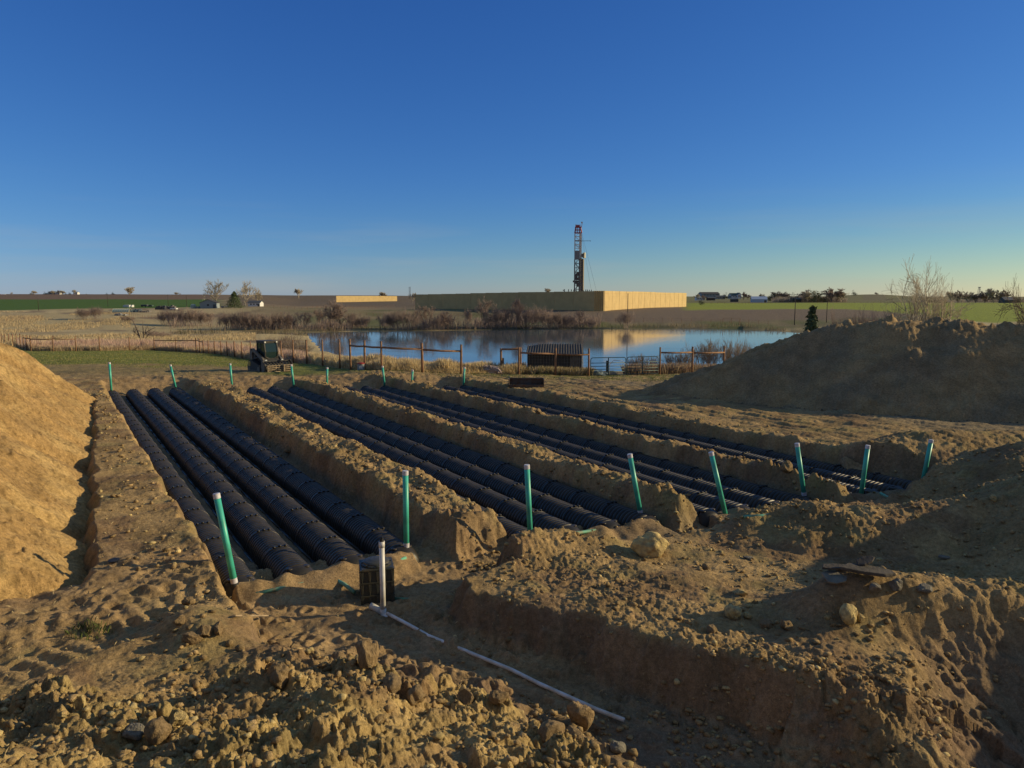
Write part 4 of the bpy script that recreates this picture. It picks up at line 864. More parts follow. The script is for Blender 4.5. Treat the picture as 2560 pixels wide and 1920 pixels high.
rock(720, 1130, 26, 'lump of soil on the first berm beside the chambers', 'clodm', group=rk, name='dirt_clod')
rock(2240, 1475, 40, 'grey stone under the tilted slabs in the shade', 'rock_grey', (1, .9, .9), group=rk)
rock(2185, 1478, 34, 'pale grey stone left of the one under the slabs', 'rock_grey', (1, .9, .9), group=rk)
rock(2310, 1478, 34, 'grey block in shade right of the tilted slabs', 'rock_grey', (1.2, .9, .7), group=rk)
rock(2485, 1250, 24, 'pale sunlit stone on the crest of the right mound', 'rock', group=rk)
rock(1346, 1034, 20, 'isolated lump of soil on the third berm', 'clodm', group=rk, name='dirt_clod')
rock(1965, 1178, 34, 'brown boulder at the right trench edge beside the leaning port', 'clodm', (1, .9, 1), group=rk)
rock(2135, 1178, 60, 'steep sunlit wedge of soil between the last two ports', 'clodm', (1.4, 1.0, .9), 4, name='dirt_clod', group=rk, ang=.9, sink=.3)
# slabs / boards in the shade
def slab(px, py, L, w, t, rz, rx, ry, label, m, lift=.1):
    p = G(px, py); L *= .6; w *= .8; t *= .7; lift *= .45; b = MB(); n = 7; rr = random.Random(int(px)); top = []; 
    poly = [(-.5, -.3), (-.2, -.5), (.25, -.42), (.5, -.1), (.42, .3), (.05, .5), (-.35, .38)]
    vs = [(x * L * rr.uniform(.9, 1.1), y * w * rr.uniform(.9, 1.1), z) for z in (-t / 2, t / 2) for x, y in poly]
    b.add(vs, [tuple(range(6, -1, -1)), tuple(range(7, 14))] + [(k, (k + 1) % 7, 7 + (k + 1) % 7, 7 + k) for k in range(7)]); o = b.build('stone_slab', M[m], None, bevel=t * .25)
    o.location = p + Vector((0, 0, lift)); o.rotation_euler = (rx, ry, rz); tag(o, label, 'slab', 'flat slabs lying in the shade')
slab(2170, 1447, 1.25, .34, .07, -.15, .1, .10, 'long dark flat slab tilted over stones in the shade', 'wood_dark', .28)
slab(2085, 1450, .6, .4, .05, .2, .2, -.05, 'pale flat slab at the left of the tilted slab pile', 'rock_grey', .10)
slab(2160, 1425, .5, .2, .06, .2, .3, -.25, 'short slab leaning up behind the long dark slab', 'wood_dark', .30)
slab(2085, 1432, .7, .2, .05, 0, .1, 0, 'thin brown slab above the pale flat slab', 'wood_dark', .20)
slab(2360, 1395, .35, .14, .05, -.2, 0, .1, 'small flat stone on the dark slope beyond the slabs', 'rock_grey', .04)
# stake, weed, black disc
a = G(585, 1548); c = G(668, 1545); b = MB(); b.bar(a + Vector((0, 0, .05)), c + Vector((0, 0, .04)), .045, .02); tag(b.build('wooden_stake', M['wood'], None), 'pale wooden stake lying at the left end of the sand', 'stake')
p = G(285, 1404); b = MB(); b.lathe([(.085, 0), (.09, .012), (.06, .018), (.01, .018)], 24); o = b.build('plastic_disc', M['black'], None); o.location = p + Vector((0, 0, .02)); o.rotation_euler = (.1, 0, 0); tag(o, 'small black plastic disc lying on the left strip', 'disc')

# steel box blade
def blade():
    a = G(1273, 965); c = G(1359, 967.5); L = (c - a).length; root = empty('box_blade', (a + c) / 2, math.atan2(c.y - a.y, c.x - a.x), 'rusty steel box blade lying open side up beyond the trenches', 'blade')
    h = 19 * mpx(a.y); b = MB(); b.box((0, .28, h * .5), (L, .04, h)); b.bar((-L / 2, .25, h), (L / 2, .25, h), .08, .06); b.build('back_plate', M['steel'], root)
    for s in (-1, 1): b = MB(); b.prism([(-.02, 0), (.02, 0), (.02, h * 1.05), (-.02, h * 1.05)], -.3, .3); o = b.build('side_plate', M['steel'], root); o.location = (s * L / 2, 0, 0)
    b = MB(); b.box((0, -.05, .03), (L, .6, .05)); b.build('floor_plate', M['steel'], root); b = MB(); b.box((0, -.33, .08), (L, .05, .1)); b.build('cutting_edge', M['steel'], root)
blade()

# debris behind the gates
def thing_box(px, py, d, m, label, cat, name, rz=0, lift=0, bev=.02, depth=None):
    p = G(px, py) if depth is None else Vector((WD(px, depth, 0), depth, hz(WD(px, depth, 0), depth))); b = MB(); b.box((0, 0, d[2] / 2), d); o = b.build(name, M[m], None, bevel=bev); o.location = p + Vector((0, 0, lift)); o.rotation_euler = (0, 0, rz); return tag(o, label, cat)
def heap(px, depth, s, m, label, cat, name, seed=3, sub=3, rough=.3, sink=.3, rz=0):
    x = WD(px, depth, 0); z = hz(x, depth); V, Fc = rock_mesh(seed, sub, rough, 1, .4); b = MB(); b.add([tuple(q) for q in V], Fc); o = b.build(name, M[m], None, True); o.scale = s; o.location = (x, depth, z + s[2] * (.5 - sink)); o.rotation_euler = (0, 0, rz); return tag(o, label, cat)
heap(1492, 53, (1.6, .9, .75), 'tarp', 'crumpled blue-grey tarp bundle behind the left gate', 'tarp', 'tarp_bundle', 8, 4, .5, .3, .2)
heap(1528, 54, (1.0, .7, .55), 'rock_grey', 'low grey-brown rubbish heap behind the left gate', 'heap', 'rubbish_heap', 9)
b = MB(); x = WD(1518, 53.5, 0); z = hz(x, 53.5); b.box((0, 0, .55), (.16, .16, 1.1)); o = b.build('short_post', M['wood_dark'], None, bevel=.01); o.location = (x, 53.5, z); tag(o, 'short thick post behind the left gate', 'post')
b = MB(); b.tube([(0, 0, .1), (.0, 0, .8), (.3, 0, 1.15), (.9, 0, 1.1), (1.3, 0, .7), (1.35, 0, .2)], .02, 6); o = b.build('bent_hose', M['white_pvc'], None, True); o.location = (x + .15, 53.4, z); tag(o, 'pale bent hose arching behind the left gate', 'hose')
# dark brush pile left of the shed frame
def brush_pile():
    b = MB(); rr = random.Random(5); x0 = WD(1218, 48, 0); z0 = hz(x0, 48)
    V, Fc = rock_mesh(77, 3, .4); b.add([(q[0] * 1.9, q[1] * 1.0, q[2] * .9 + .25) for q in V], Fc)
    for k in range(120):
        a = Vector((rr.uniform(-.9, .9), rr.uniform(-.45, .45), 0)); a.z = .62 * max(0, 1 - (a.x / 1.05) ** 2) * rr.uniform(.5, 1); s = rr.uniform(.07, .2); V, Fc = rock_mesh(200 + k % 6, 1, .3); b.add([(q[0] * s * 1.4 + a.x, q[1] * s + a.y, q[2] * s + a.z) for q in V], Fc)
    o = b.build('brush_pile', M['twig'], None); o.location = (x0, 48, z0); tag(o, 'dark lumpy pile of old wood and roots in the dry grass', 'brush pile')
brush_pile()

# ------------------------------------------------------------------ compact track loader
def loader():
    y = 48.6; x = WD(672, y, .3); z = hz(x, y) - .03; root = empty('track_loader', (x, y, z), R(-46), 'black compact track loader with grapple rake parked beyond the trenches', 'track loader')
    # +x = forward
    K = 1.0
    for s in (-1, 1):
        yc = s * .80; t = empty('track', (0, yc, 0)); t.parent = root
        prof = [(-.95, .30), (-.90, .10), (-.72, .0), (.62, .0), (.82, .10), (.90, .30), (.80, .50), (.45, .60), (-.50, .82), (-.80, .72), (-.93, .5)]
        b = MB(); b.prism(prof, -.2, .2)
        per = 0; n = len(prof)
        for k in range(n):
            a = Vector((prof[k][0], 0, prof[k][1])); c = Vector((prof[(k + 1) % n][0], 0, prof[(k + 1) % n][1])); L = (c - a).length; m = max(1, int(L / .12)); nn = Vector(((c - a).z, 0, -(c - a).x)).normalized()
            for q in range(m): p = a.lerp(c, (q + .5) / m); ang = math.atan2((c - a).z, (c - a).x); b.box(p + nn * .012, (.05, .41, .04), Matrix.Rotation(-ang, 3, 'Y'))
        b.build('belt', M['black'], t)
        w = MB(); w.lathe([(.17, -.215), (.17, .215)], 20, (-.66, 0, .57), Matrix.Rotation(R(90), 3, 'X')); w.lathe([(.07, -.235), (.07, .235)], 12, (-.66, 0, .57), Matrix.Rotation(R(90), 3, 'X')); w.build('sprocket', M['yellow'], t)
        for xx, rr_, zz in ((.62, .19, .26), (.30, .09, .12), (.05, .09, .12), (-.2, .09, .12), (-.45, .09, .12), (-.70, .13, .2)):
            w = MB(); w.lathe([(rr_, -.212), (rr_, .212)], 16, (xx, 0, zz), Matrix.Rotation(R(90), 3, 'X')); w.build('roller', M['machine_grey'], t)
    b = MB(); b.prism([(-1.15, .35), (.75, .30), (.85, .62), (.45, .95), (-.7, 1.0), (-1.2, .9)], -.58, .58); b.build('chassis', M['machine'], root, bevel=.02)
    b = MB(); b.prism([(-1.30, .55), (-.62, .55), (-.62, 1.32), (-.95, 1.42), (-1.28, 1.30)], -.60, .60)
    for k in range(6): b.box((-1.31, 0, .68 + k * .09), (.03, .9, .03))
    b.build('engine_cover', M['machine'], root, bevel=.03)
    cab = empty('cab', (0, 0, 0)); cab.parent = root
    b = MB()
    for s in (-1, 1):
        b.bar((.42, s * .43, .85), (.52, s * .43, 1.35), .07); b.bar((.52, s * .43, 1.35), (.36, s * .43, 1.98), .07); b.bar((-.62, s * .43, .9), (-.62, s * .43, 1.98), .08); b.bar((-.1, s * .44, .95), (-.1, s * .44, 1.95), .04)
        b.bar((.40, s * .43, .92), (-.62, s * .43, .92), .08); b.bar((.36, s * .43, 1.96), (-.62, s * .43, 1.96), .08)
    b.bar((.42, -.43, .88), (.42, .43, .88), .08); b.bar((.36, -.43, 1.96), (.36, .43, 1.96), .08); b.bar((.50, -.43, 1.05), (.45, 0, .84), .05); b.bar((.50, .43, 1.05), (.45, 0, .84), .05); b.build('frame', M['machine'], cab)
    b = MB(); b.box((-.13, 0, 2.03), (1.12, 1.0, .09)); b.build('roof', M['machine'], cab, bevel=.03)
    b = MB(); b.prism([(.435, .92), (.515, 1.35), (.365, 1.93), (.35, 1.93), (.50, 1.35), (.42, .92)], -.40, .40); b.build('windshield', M['glass'], cab)
    for s in (-1, 1): b = MB(); b.prism([(-.58, 1.0), (.40, 1.0), (.46, 1.35), (.33, 1.92), (-.58, 1.92)], s * .435 - .006, s * .435 + .006); b.build('side_window', M['glass'], cab)
    b = MB(); b.box((-.25, 0, .98), (.5, .5, .14)); b.box((-.48, 0, 1.3), (.12, .48, .62)); b.box((-.50, 0, 1.66), (.08, .26, .16)); b.build('seat', M['tarp'], cab, bevel=.03)
    b = MB(); b.box((-.62, .0, 1.62), (.02, .5, .3)); b.build('rear_sign', M['yellow'], cab)
    for s in (-1, 1): b = MB(); b.lathe([(.055, 0), (.055, .05)], 12, (.42, s * .40, 1.99), Matrix.Rotation(R(90), 3, 'Y')); b.build('headlight', M['lamp'], cab)
    for s in (-1, 1):
        a = empty('lift_arm', (0, 0, 0)); a.parent = root; yy = s * .62
        b = MB(); b.prism([(-1.20, 1.30), (-1.10, 1.52), (-.85, 1.55), (.55, .98), (.95, .55), (1.0, .28), (.86, .24), (.76, .50), (.40, .80), (-.78, 1.33), (-1.0, 1.1)], yy - .07, yy + .07); b.build('beam', M['machine_grey'], a, bevel=.015)
        b = MB(); b.prism([(-1.25, .80), (-.95, .80), (-.92, 1.35), (-1.22, 1.40)], yy - .05, yy + .05); b.build('tower', M['machine_grey'], a)
        b = MB(); b.tube([(-.80, yy + s * .02, .85), (.05, yy + s * .02, .98)], .05, 10); b.build('cylinder', M['machine'], a); b = MB(); b.tube([(.05, yy + s * .02, .98), (.42, yy + s * .02, .86)], .025, 8); b.build('piston_rod', M['lamp'], a)
        b = MB(); b.lathe([(.06, -.10), (.06, .10)], 12, (-.98, yy, 1.45), Matrix.Rotation(R(90), 3, 'X')); b.build('pivot', M['machine'], a)
    for s in (-1, 1): b = MB(); b.lathe([(.07, 0), (.07, .06)], 12, (.80, s * .56, .82), Matrix.Rotation(R(90), 3, 'Y')); b.build('work_light', M['lamp'], root)
    b = MB(); b.box((.95, 0, .42), (.07, 1.05, .45)); b.bar((.9, -.6, .35), (.9, .6, .35), .10); b.build('quick_attach', M['machine_grey'], root)
    g = empty('grapple_rake', (1.02, 0, 0)); g.parent = root; W2 = .95
    for k in range(10):
        yy = -W2 + k * 2 * W2 / 9; b = MB(); arc = [(.05 + .40 * math.sin(q), .42 - .36 * math.cos(q)) for q in np.linspace(-.3, 2.9, 12)]
        b.tube([(x_, yy, z_ + .0) for x_, z_ in arc], .035, 6); b.build('tine', M['machine'], g)
    b = MB(); b.tube([(.05, -W2, .78), (.05, W2, .78)], .06, 8); b.tube([(0, -W2, .12), (0, W2, .12)], .05, 8); b.tube([(.42, -W2, .55), (.42, W2, .55)], .03, 8); b.build('cross_bar', M['machine'], g)
    for s in (-1, 1): b = MB(); b.prism([(-.05, .05), (.45, .05), (.48, .35), (.2, .85), (-.05, .8)], s * W2 - .015, s * W2 + .015); b.build('side_plate', M['machine_grey'], g)
    b = MB(); b.tube([(.1, .2, .85), (.35, .2, .75)], .04, 8); b.build('cylinder', M['machine'], g)
    # pallet held low in front
    pr = empty('wooden_pallet', (0, 0, 0)); 
    fx, fy = math.cos(R(-46)), math.sin(R(-46)); px_, py_ = x + fx * 1.66, y + fy * 1.66; pr.location = (px_, py_, hz(px_, py_)); pr.rotation_euler = (0, 0, R(-46)); tag(pr, 'wooden pallet standing on edge against the loader rake', 'pallet')
    for k in range(4): b = MB(); b.box((.0, 0, .06 + k * .125), (.02, 1.75, .05)); b.build('board', M['wood'], pr)
    for k in range(4): b = MB(); b.box((-.05, -.84 + k * .56, .25), (.08, .05, .46)); b.build('stringer', M['wood'], pr)
loader()

# ------------------------------------------------------------------ sound walls and rig
def sound_wall(name, pts, label, hts, thick=.6):
    root = empty(name, (pts[0][0], pts[0][1], 0), 0, label, 'sound wall'); o0 = Vector((pts[0][0], pts[0][1], 0))
    for i in range(len(pts) - 1):
        a = Vector((*pts[i], 0)) - o0; c = Vector((*pts[i + 1], 0)) - o0; d = (c - a); L = d.length; u = d / L; nn = Vector((u.y, -u.x, 0)); (t0, t1), kind = hts[i]
        n = max(1, int(L / (.9 if kind == 'zig' else 12))); b = MB(); ps = MB()
        gr = [hz(*(o0 + a + u * (L * k / n)).xy) - 1.0 for k in range(n + 1)]
        if kind == 'zig':
            for k in range(n):
                p0 = a + u * (L * k / n); p1 = a + u * (L * (k + .5) / n) + nn * .45; p2 = a + u * (L * (k + 1) / n)
                for q, r_ in ((p0, p1), (p1, p2)):
                    vs = [q + Vector((0, 0, gr[k])), r_ + Vector((0, 0, gr[k])), r_ + Vector((0, 0, t0)), q + Vector((0, 0, t0))]; vs += [v_ - nn * thick for v_ in vs]
                    b.add(vs, [(0, 1, 2, 3), (7, 6, 5, 4), (3, 2, 6, 7), (0, 4, 5, 1)])
        else:
            for k in range(n):
                q = a + u * (L * k / n + .08); r_ = a + u * (L * (k + 1) / n - .08); step = kind * int((k / n) * 5) if kind != 'flat' else 0
                top = t0 + (t1 - t0) * (k + .5) / n + step + (.12 if (k // 4) % 2 else 0)
                zb = min(gr[k], gr[k + 1]); rows = 8
                for j in range(rows):
                    z0 = zb + (top - zb) * j / rows; z1 = zb + (top - zb) * (j + 1) / rows - .10
                    vs = [q + Vector((0, 0, z0)), r_ + Vector((0, 0, z0)), r_ + Vector((0, 0, z1)), q + Vector((0, 0, z1))]; vs += [v_ - nn * thick * .6 for v_ in vs]
                    b.add(vs, [(0, 1, 2, 3), (7, 6, 5, 4), (3, 2, 6, 7), (0, 4, 5, 1), (1, 5, 6, 2), (4, 0, 3, 7)])
                vs = [q + Vector((0, 0, zb)) - nn * .12, r_ + Vector((0, 0, zb)) - nn * .12, r_ + Vector((0, 0, top - .12)) - nn * .12, q + Vector((0, 0, top - .12)) - nn * .12]; b.add(vs, [(0, 1, 2, 3)])
                ps.box(a + u * (L * k / n) + Vector((0, 0, (zb + top) / 2)), (.14, .14, top - zb), Matrix.Rotation(math.atan2(u.y, u.x), 3, 'Z'))
            ps.build('posts', M['wall_post'], root)
        o = b.build('panel_face', M['wall_panel'], root)
sound_wall('sound_wall', [(-61.7, 475), (41.0, 375.6), (46.6, 375), (126, 538)], 'huge tan sound wall round the drilling rig beyond the pond', [((6.5, 8.0), 'flat'), ((8.0, 8.0), 'zig'), ((8.1, 7.6), 'flat')])
xa, xb = WD(841, 1190, -4), WD(993, 1290, -4)
sound_wall('sound_wall', [(xa, 1190), (xb, 1290)], 'long low tan sound wall far away on the left', [((ZY(739.5, 1190), ZY(740.2, 1290)), 'flat')])

def rig():
    Y = 430; S = mpx(Y); X = lambda px: WD(px, Y, 0); Z = lambda py: ZY(py, Y); x0 = X(1441.5); root = empty('drilling_rig', (x0, Y, -2), 0, 'tall drilling rig mast with red crown rising behind the sound wall', 'drilling rig')
    def P(px, py, dy=0): return Vector((X(px) - x0, dy, Z(py) + 2))
    def lattice(b, xa, xb, ya, yb, n, w=.35, ds=(-1.5, 1.5), xt=None):
        for d in ds:
            for xx in (xa, xb): b.bar(P(xx, yb, d), P(xx, ya, d), w)
            for k in range(n):
                p = ya + (yb - ya) * k / n; q = ya + (yb - ya) * (k + 1) / n
                b.bar(P(xa, p, d), P(xb, p, d), w * .6); b.bar(P(xa if k % 2 else xb, p, d), P(xb if k % 2 else xa, q, d), w * .45)
        for xx in (xa, xb):
            for k in range(n): p = ya + (yb - ya) * k / n; q = ya + (yb - ya) * (k + 1) / n; b.bar(P(xx, p, ds[0]), P(xx, p, ds[1]), w * .5); b.bar(P(xx, p, ds[0] if k % 2 else ds[1]), P(xx, q, ds[1] if k % 2 else ds[0]), w * .4)
    b = MB(); lattice(b, 1435.6, 1447.6, 582, 630, 5, .32); b.build('upper_mast', M['rig_white'], root)
    b = MB(); lattice(b, 1435.8, 1447.4, 648, 745, 9, .42); b.bar(P(1441, 650), P(1441, 745), .3); b.build('lower_mast', M['rig_dark'], root)
    b = MB()
    for d in (-1.5, 1.5):
        b.bar(P(1435.4, 582.5, d), P(1437.5, 568, d * .7), .4); b.bar(P(1452, 582.5, d), P(1449.5, 568, d * .7), .4); b.bar(P(1441, 582.5, d), P(1441, 568, d * .7), .3); b.bar(P(1446.5, 582.5, d), P(1446, 568, d * .7), .3); b.bar(P(1435, 582.5, d), P(1452.4, 582.5, d), .45); b.bar(P(1436, 575, d), P(1451, 575, d), .25)
    b.box(P(1443.5, 568), (17 * S * .9, 3, .5)); b.box(P(1442.5, 565.5), (2.2, 1.8, 1.1)); b.build('crown', M['rig_red'], root)
    b = MB(); 
    for xx in (1437, 1440, 1446, 1450): b.bar(P(xx, 568), P(xx, 561), .22)
    b.bar(P(1436, 561.5), P(1451, 563), .15); b.bar(P(1451.5, 569), P(1453.5, 558), .25); b.box(P(1452.4, 556.5), (.9, .5, .9)); b.build('crown_rail', M['rig_white'], root)
    b = MB()
    for d in (-1.6, 1.6): b.bar(P(1435, 602.5, d), P(1453, 602.5, d), .25)
    b.bar(P(1448, 602.5), P(1474.5, 602), .22); b.bar(P(1435, 615), P(1448, 615), .3); b.bar(P(1474.3, 601.5), P(1473.8, 603.3), .35); b.build('racking_arm', M['rig_dark'], root)
    b = MB(); b.box(P(1441.5, 638), (12.8 * S, 3.4, 21.5 * S)); b.build('windwall', M['rig_grey'], root, bevel=.05)
    RQ = Matrix.Rotation(R(38), 3, 'Z'); b = MB(); b.box(P(1450, 687), (3.4 * S, 1.6, 82 * S), RQ); 
    b.build('beam_column', M['rig_beige'], root)
    b = MB()
    for k in range(14): b.box(P(1449.6, 652 + k * 5.5) + Vector((.45, -.75, 0)), (.35, .1, .7), RQ)
    b.build('column_openings', M['rig_dark'], root)
    b = MB(); b.bar(P(1450, 646), P(1450, 584), .5); b.bar(P(1452, 646), P(1452, 584), .3)
    for k in range(9): b.bar(P(1450, 590 + k * 6), P(1452, 593 + k * 6), .2)
    b.build('side_rail', M['rig_white'], root)
    b = MB(); b.box(P(1456.4, 690) + Vector((0, .5, 0)), (2.6 * S, 1.4, 84 * S), RQ); b.build('setback_tower', M['rig_beige2'], root)
    b = MB(); b.box(P(1454.2, 690), (1.8 * S, 2, 84 * S)); b.build('pipe_channel', M['rig_dark'], root)
    b = MB(); b.box(P(1459, 638.5), (4.6 * S, 1.6, 13.5 * S), RQ); b.build('tower_cabin', M['rig_cream'], root, bevel=.05); b = MB(); b.box(P(1454, 638.5), (3 * S, 2.2, 8 * S)); b.build('cabin_link', M['rig_dark'], root)
    b = MB(); b.box(P(1444, 685), (1.6, 1.2, 2.2)); b.box(P(1443, 697), (2.6, 1.6, 1.6)); b.box(P(1441, 706), (2.0, 1.4, 1.8)); b.bar(P(1432.5, 704), P(1450, 704), .6); b.box(P(1433.5, 703.5), (.9, 1, 1.1)); b.box(P(1440, 692), (1.2, 1.4, 3.2)); b.box(P(1445, 712), (1.6, 1.2, 2.2)); b.build('top_drive', M['rig_dark'], root)
    for k, (a_, c_) in enumerate((((1453, 585), (1483, 727)), ((1452, 588), (1471, 727)))):
        b = MB(); b.tube([P(*a_), P(*c_, -15)], .05, 4); b.build('guy_line', M['rig_grey'], root)
    b = MB()
    for xx in (1408, 1411, 1421, 1428, 1434, 1464, 1468, 1473, 1478): b.box(P(xx, 726), (.45, .45, random.uniform(.6, 1.6)))
    b.box(P(1443, 740), (70 * S, 8, 16 * S)); b.build('deck', M['rig_dark'], root)
M['rig_beige2'] = mat('rig_tower_tan', (.36, .32, .24), .7); M['rig_cream'] = mat('rig_cream', (.66, .62, .45), .6)
rig()
def pole(px, yt, yb, label, rad=.14, arm=False, m='post_dark'):
    p = G(px, yb); h = (yb - yt) * mpx(p.y); root = empty('utility_pole', p, 0, label, 'utility pole', 'wooden utility poles around the pond and fields')
    b = MB(); b.tube([(0, 0, -.5), (0, 0, h)], [rad, rad * .8], 8); b.build('pole', M[m], root, True)
    if arm:
        b = MB(); b.box((0, 0, h * .93), (h * .2, .12, .14)); b.box((0, 0, h * .78), (h * .2, .12, .14)); b.build('crossarm', M[m], root); b = MB(); 
        for s in (-1, -.5, .5, 1): b.lathe([(.08, 0), (.05, .25)], 6, (s * h * .09, 0, h * .94))
        b.build('insulator', M['lamp'], root)
    return root
M['post_dark'] = mat('creosote_pole', (.055, .045, .04), .9)
pole(97, 747, 776, 'lone pole standing in the green field at the far left'); pole(270, 738, 767, 'pole at the lower edge of the green field'); pole(421, 736, 765, 'pole behind the junk yard'); pole(467, 738, 768, 'pole just left of the grey shed')
pole(1259, 741, 772, 'pole with two crossarms in front of the dark sound wall face', arm=True, m='wood'); pole(1568.5, 734, 817, 'tall dark pole on the far bank before the sunlit sound wall', .17)
pole(1986, 741, 812, 'tall dark pole left of the small conifer behind the soil heap', .17); pole(2066, 753, 806, 'shorter dark pole right of the small conifer', .15)
pole(1327 / 3.456 + 640, 717, 741, 'slender tower on the horizon left of the main sound wall', .4, m='rig_grey') if False else None

# ------------------------------------------------------------------ buildings
def building(name, px0, px1, ybase, ywall, yroof, label, wall, roof, cat='house', d=8, windows=2, door=True, hip=False, depth=None, rz=0, gable_front=False):
    p = G((px0 + px1) / 2, ybase) if depth is None else Vector((WD((px0 + px1) / 2, depth, 0), depth, ZY(ybase, depth))); s = mpx(p.y); w = (px1 - px0) * s; h = (ybase - ywall) * s; hr = (ywall - yroof) * s
    root = empty(name, p, rz, label, cat)
    b = MB(); b.box((0, d / 2, h / 2 - .5), (w, d, h + 1))
    if gable_front: b.prism([(-w / 2, h), (w / 2, h), (0, h + hr)], .02, d - .02)
    else:
        vs = [(-w / 2, .02, h), (-w / 2, d - .02, h), (-w / 2, d / 2, h + hr), (w / 2, .02, h), (w / 2, d - .02, h), (w / 2, d / 2, h + hr)]; b.add(vs, [(0, 1, 2), (3, 5, 4)])
    b.build('wall', M[wall], root)
    b = MB(); o = .35
    if gable_front:
        for sg in (-1, 1): b.add([(sg * (w / 2 + o), -o, h - o * .5), (0, -o, h + hr + .1), (0, d + o, h + hr + .1), (sg * (w / 2 + o), d + o, h - o * .5), (sg * (w / 2 + o), -o, h - o * .5 + .15), (0, -o, h + hr + .25), (0, d + o, h + hr + .25), (sg * (w / 2 + o), d + o, h - o * .5 + .15)], [(0, 1, 2, 3), (4, 5, 6, 7), (0, 1, 5, 4), (2, 3, 7, 6), (0, 3, 7, 4)])
    else:
        for sg in (-1, 1): yy0 = d / 2 + sg * (d / 2 + o); b.add([(-w / 2 - o, yy0, h - o * .4), (w / 2 + o, yy0, h - o * .4), (w / 2 + o, d / 2, h + hr + .1), (-w / 2 - o, d / 2, h + hr + .1), (-w / 2 - o, yy0, h - o * .4 + .15), (w / 2 + o, yy0, h - o * .4 + .15), (w / 2 + o, d / 2, h + hr + .25), (-w / 2 - o, d / 2, h + hr + .25)], [(0, 1, 2, 3), (4, 5, 6, 7), (0, 1, 5, 4), (0, 3, 7, 4), (1, 2, 6, 5)])
    b.build('roof', M[roof], root)
    for k in range(windows): b = MB(); b.box((-w / 2 + w * (k + 1) / (windows + 1), -.03, h * .6), (min(1.6, w * .12), .08, h * .3)); b.build('window', M['window'], root)
    if door: b = MB(); b.box((w * .38, -.04, h * .35), (min(2.5, w * .16), .08, h * .7)); b.build('door', M['roof_dark'], root)
    return root
building('metal_shed', 501, 540, 771, 757, 749.5, 'blue-grey gabled metal shed left of the dark conifer', 'siding_grey', 'shed_roof', 'shed', 9, 1, gable_front=True, rz=R(10))
building('farm_house', 620, 650, 766, 757, 752.5, 'pale low house with dark roof right of the dark conifer', 'white', 'roof_dark', 'house', 7, 3)
building('farm_house', 122, 138, 736, 731, 728.5, 'tiny house with dark roof on the horizon, far left farm', 'siding_grey', 'roof_dark', 'house', 12, 2, depth=1720)
building('farm_house', 139, 149, 736, 731.5, 730, 'tiny white house beside the darker one, far left farm', 'white', 'roof_dark', 'house', 12, 2, depth=1715)
building('farm_building', 184, 194, 736, 731.5, 730, 'small white building at the right end of the far left farm', 'white', 'siding_grey', 'building', 10, 1, depth=1720)
building('farm_building', 0, 11, 740, 737.5, 735.5, 'white building cut by the left photo edge on the horizon', 'white', 'rig_white', 'building', 10, 2, depth=1650)
building('warehouse', 1754, 1799, 741, 735, 730.5, 'long grey metal warehouse right of the sound wall', 'siding_grey', 'shed_roof', 'warehouse', 20, 5, depth=960)
building('farm_building', 1741, 1762, 749, 744, 741.5, 'low white building under the warehouse, at the sound wall end', 'white', 'siding_grey', 'building', 8, 3, depth=880)
building('farm_building', 1790, 1812, 746, 742, 739, 'low tan roofed building between warehouse and green-roofed house', 'rig_beige2', 'roof_dark', 'building', 8, 3, depth=900)
building('farm_building', 1770, 1788, 749, 745, 743, 'small dark brown shed in front of the warehouse', 'wood_dark', 'roof_dark', 'shed', 8, 1, depth=870)
building('farm_house', 1828, 1846, 745, 739, 733, 'white house with long dark green roof', 'white', 'roof_green', 'house', 14, 2, depth=900)
building('farm_house', 1844, 1853, 745, 737, 732, 'tall white gable end beside the green-roofed house', 'white', 'roof_green', 'house', 10, 1, depth=895, gable_front=True)
building('barn', 1880, 1917, 756.5, 748, 741.5, 'blue-white metal barn standing in the green field', 'barn_blue', 'barn_blue', 'barn', 14, 0, rz=R(-12))
building('farm_building', 1829, 1846, 755, 750, 748, 'dark low shelter left of the blue-white barn', 'roof_dark', 'roof_dark', 'shed', 6, 0, False)
building('farm_house', 1988, 2003, 752, 748, 745, 'brown house half hidden in trees behind the tall dark pole', 'wood_dark', 'roof_dark', 'house', 10, 2, depth=860)
building('farm_house', 2512, 2540, 758, 750, 743, 'dark blue house at the right edge of the green field', 'roof_dark', 'rig_dark', 'house', 10, 2, depth=760)
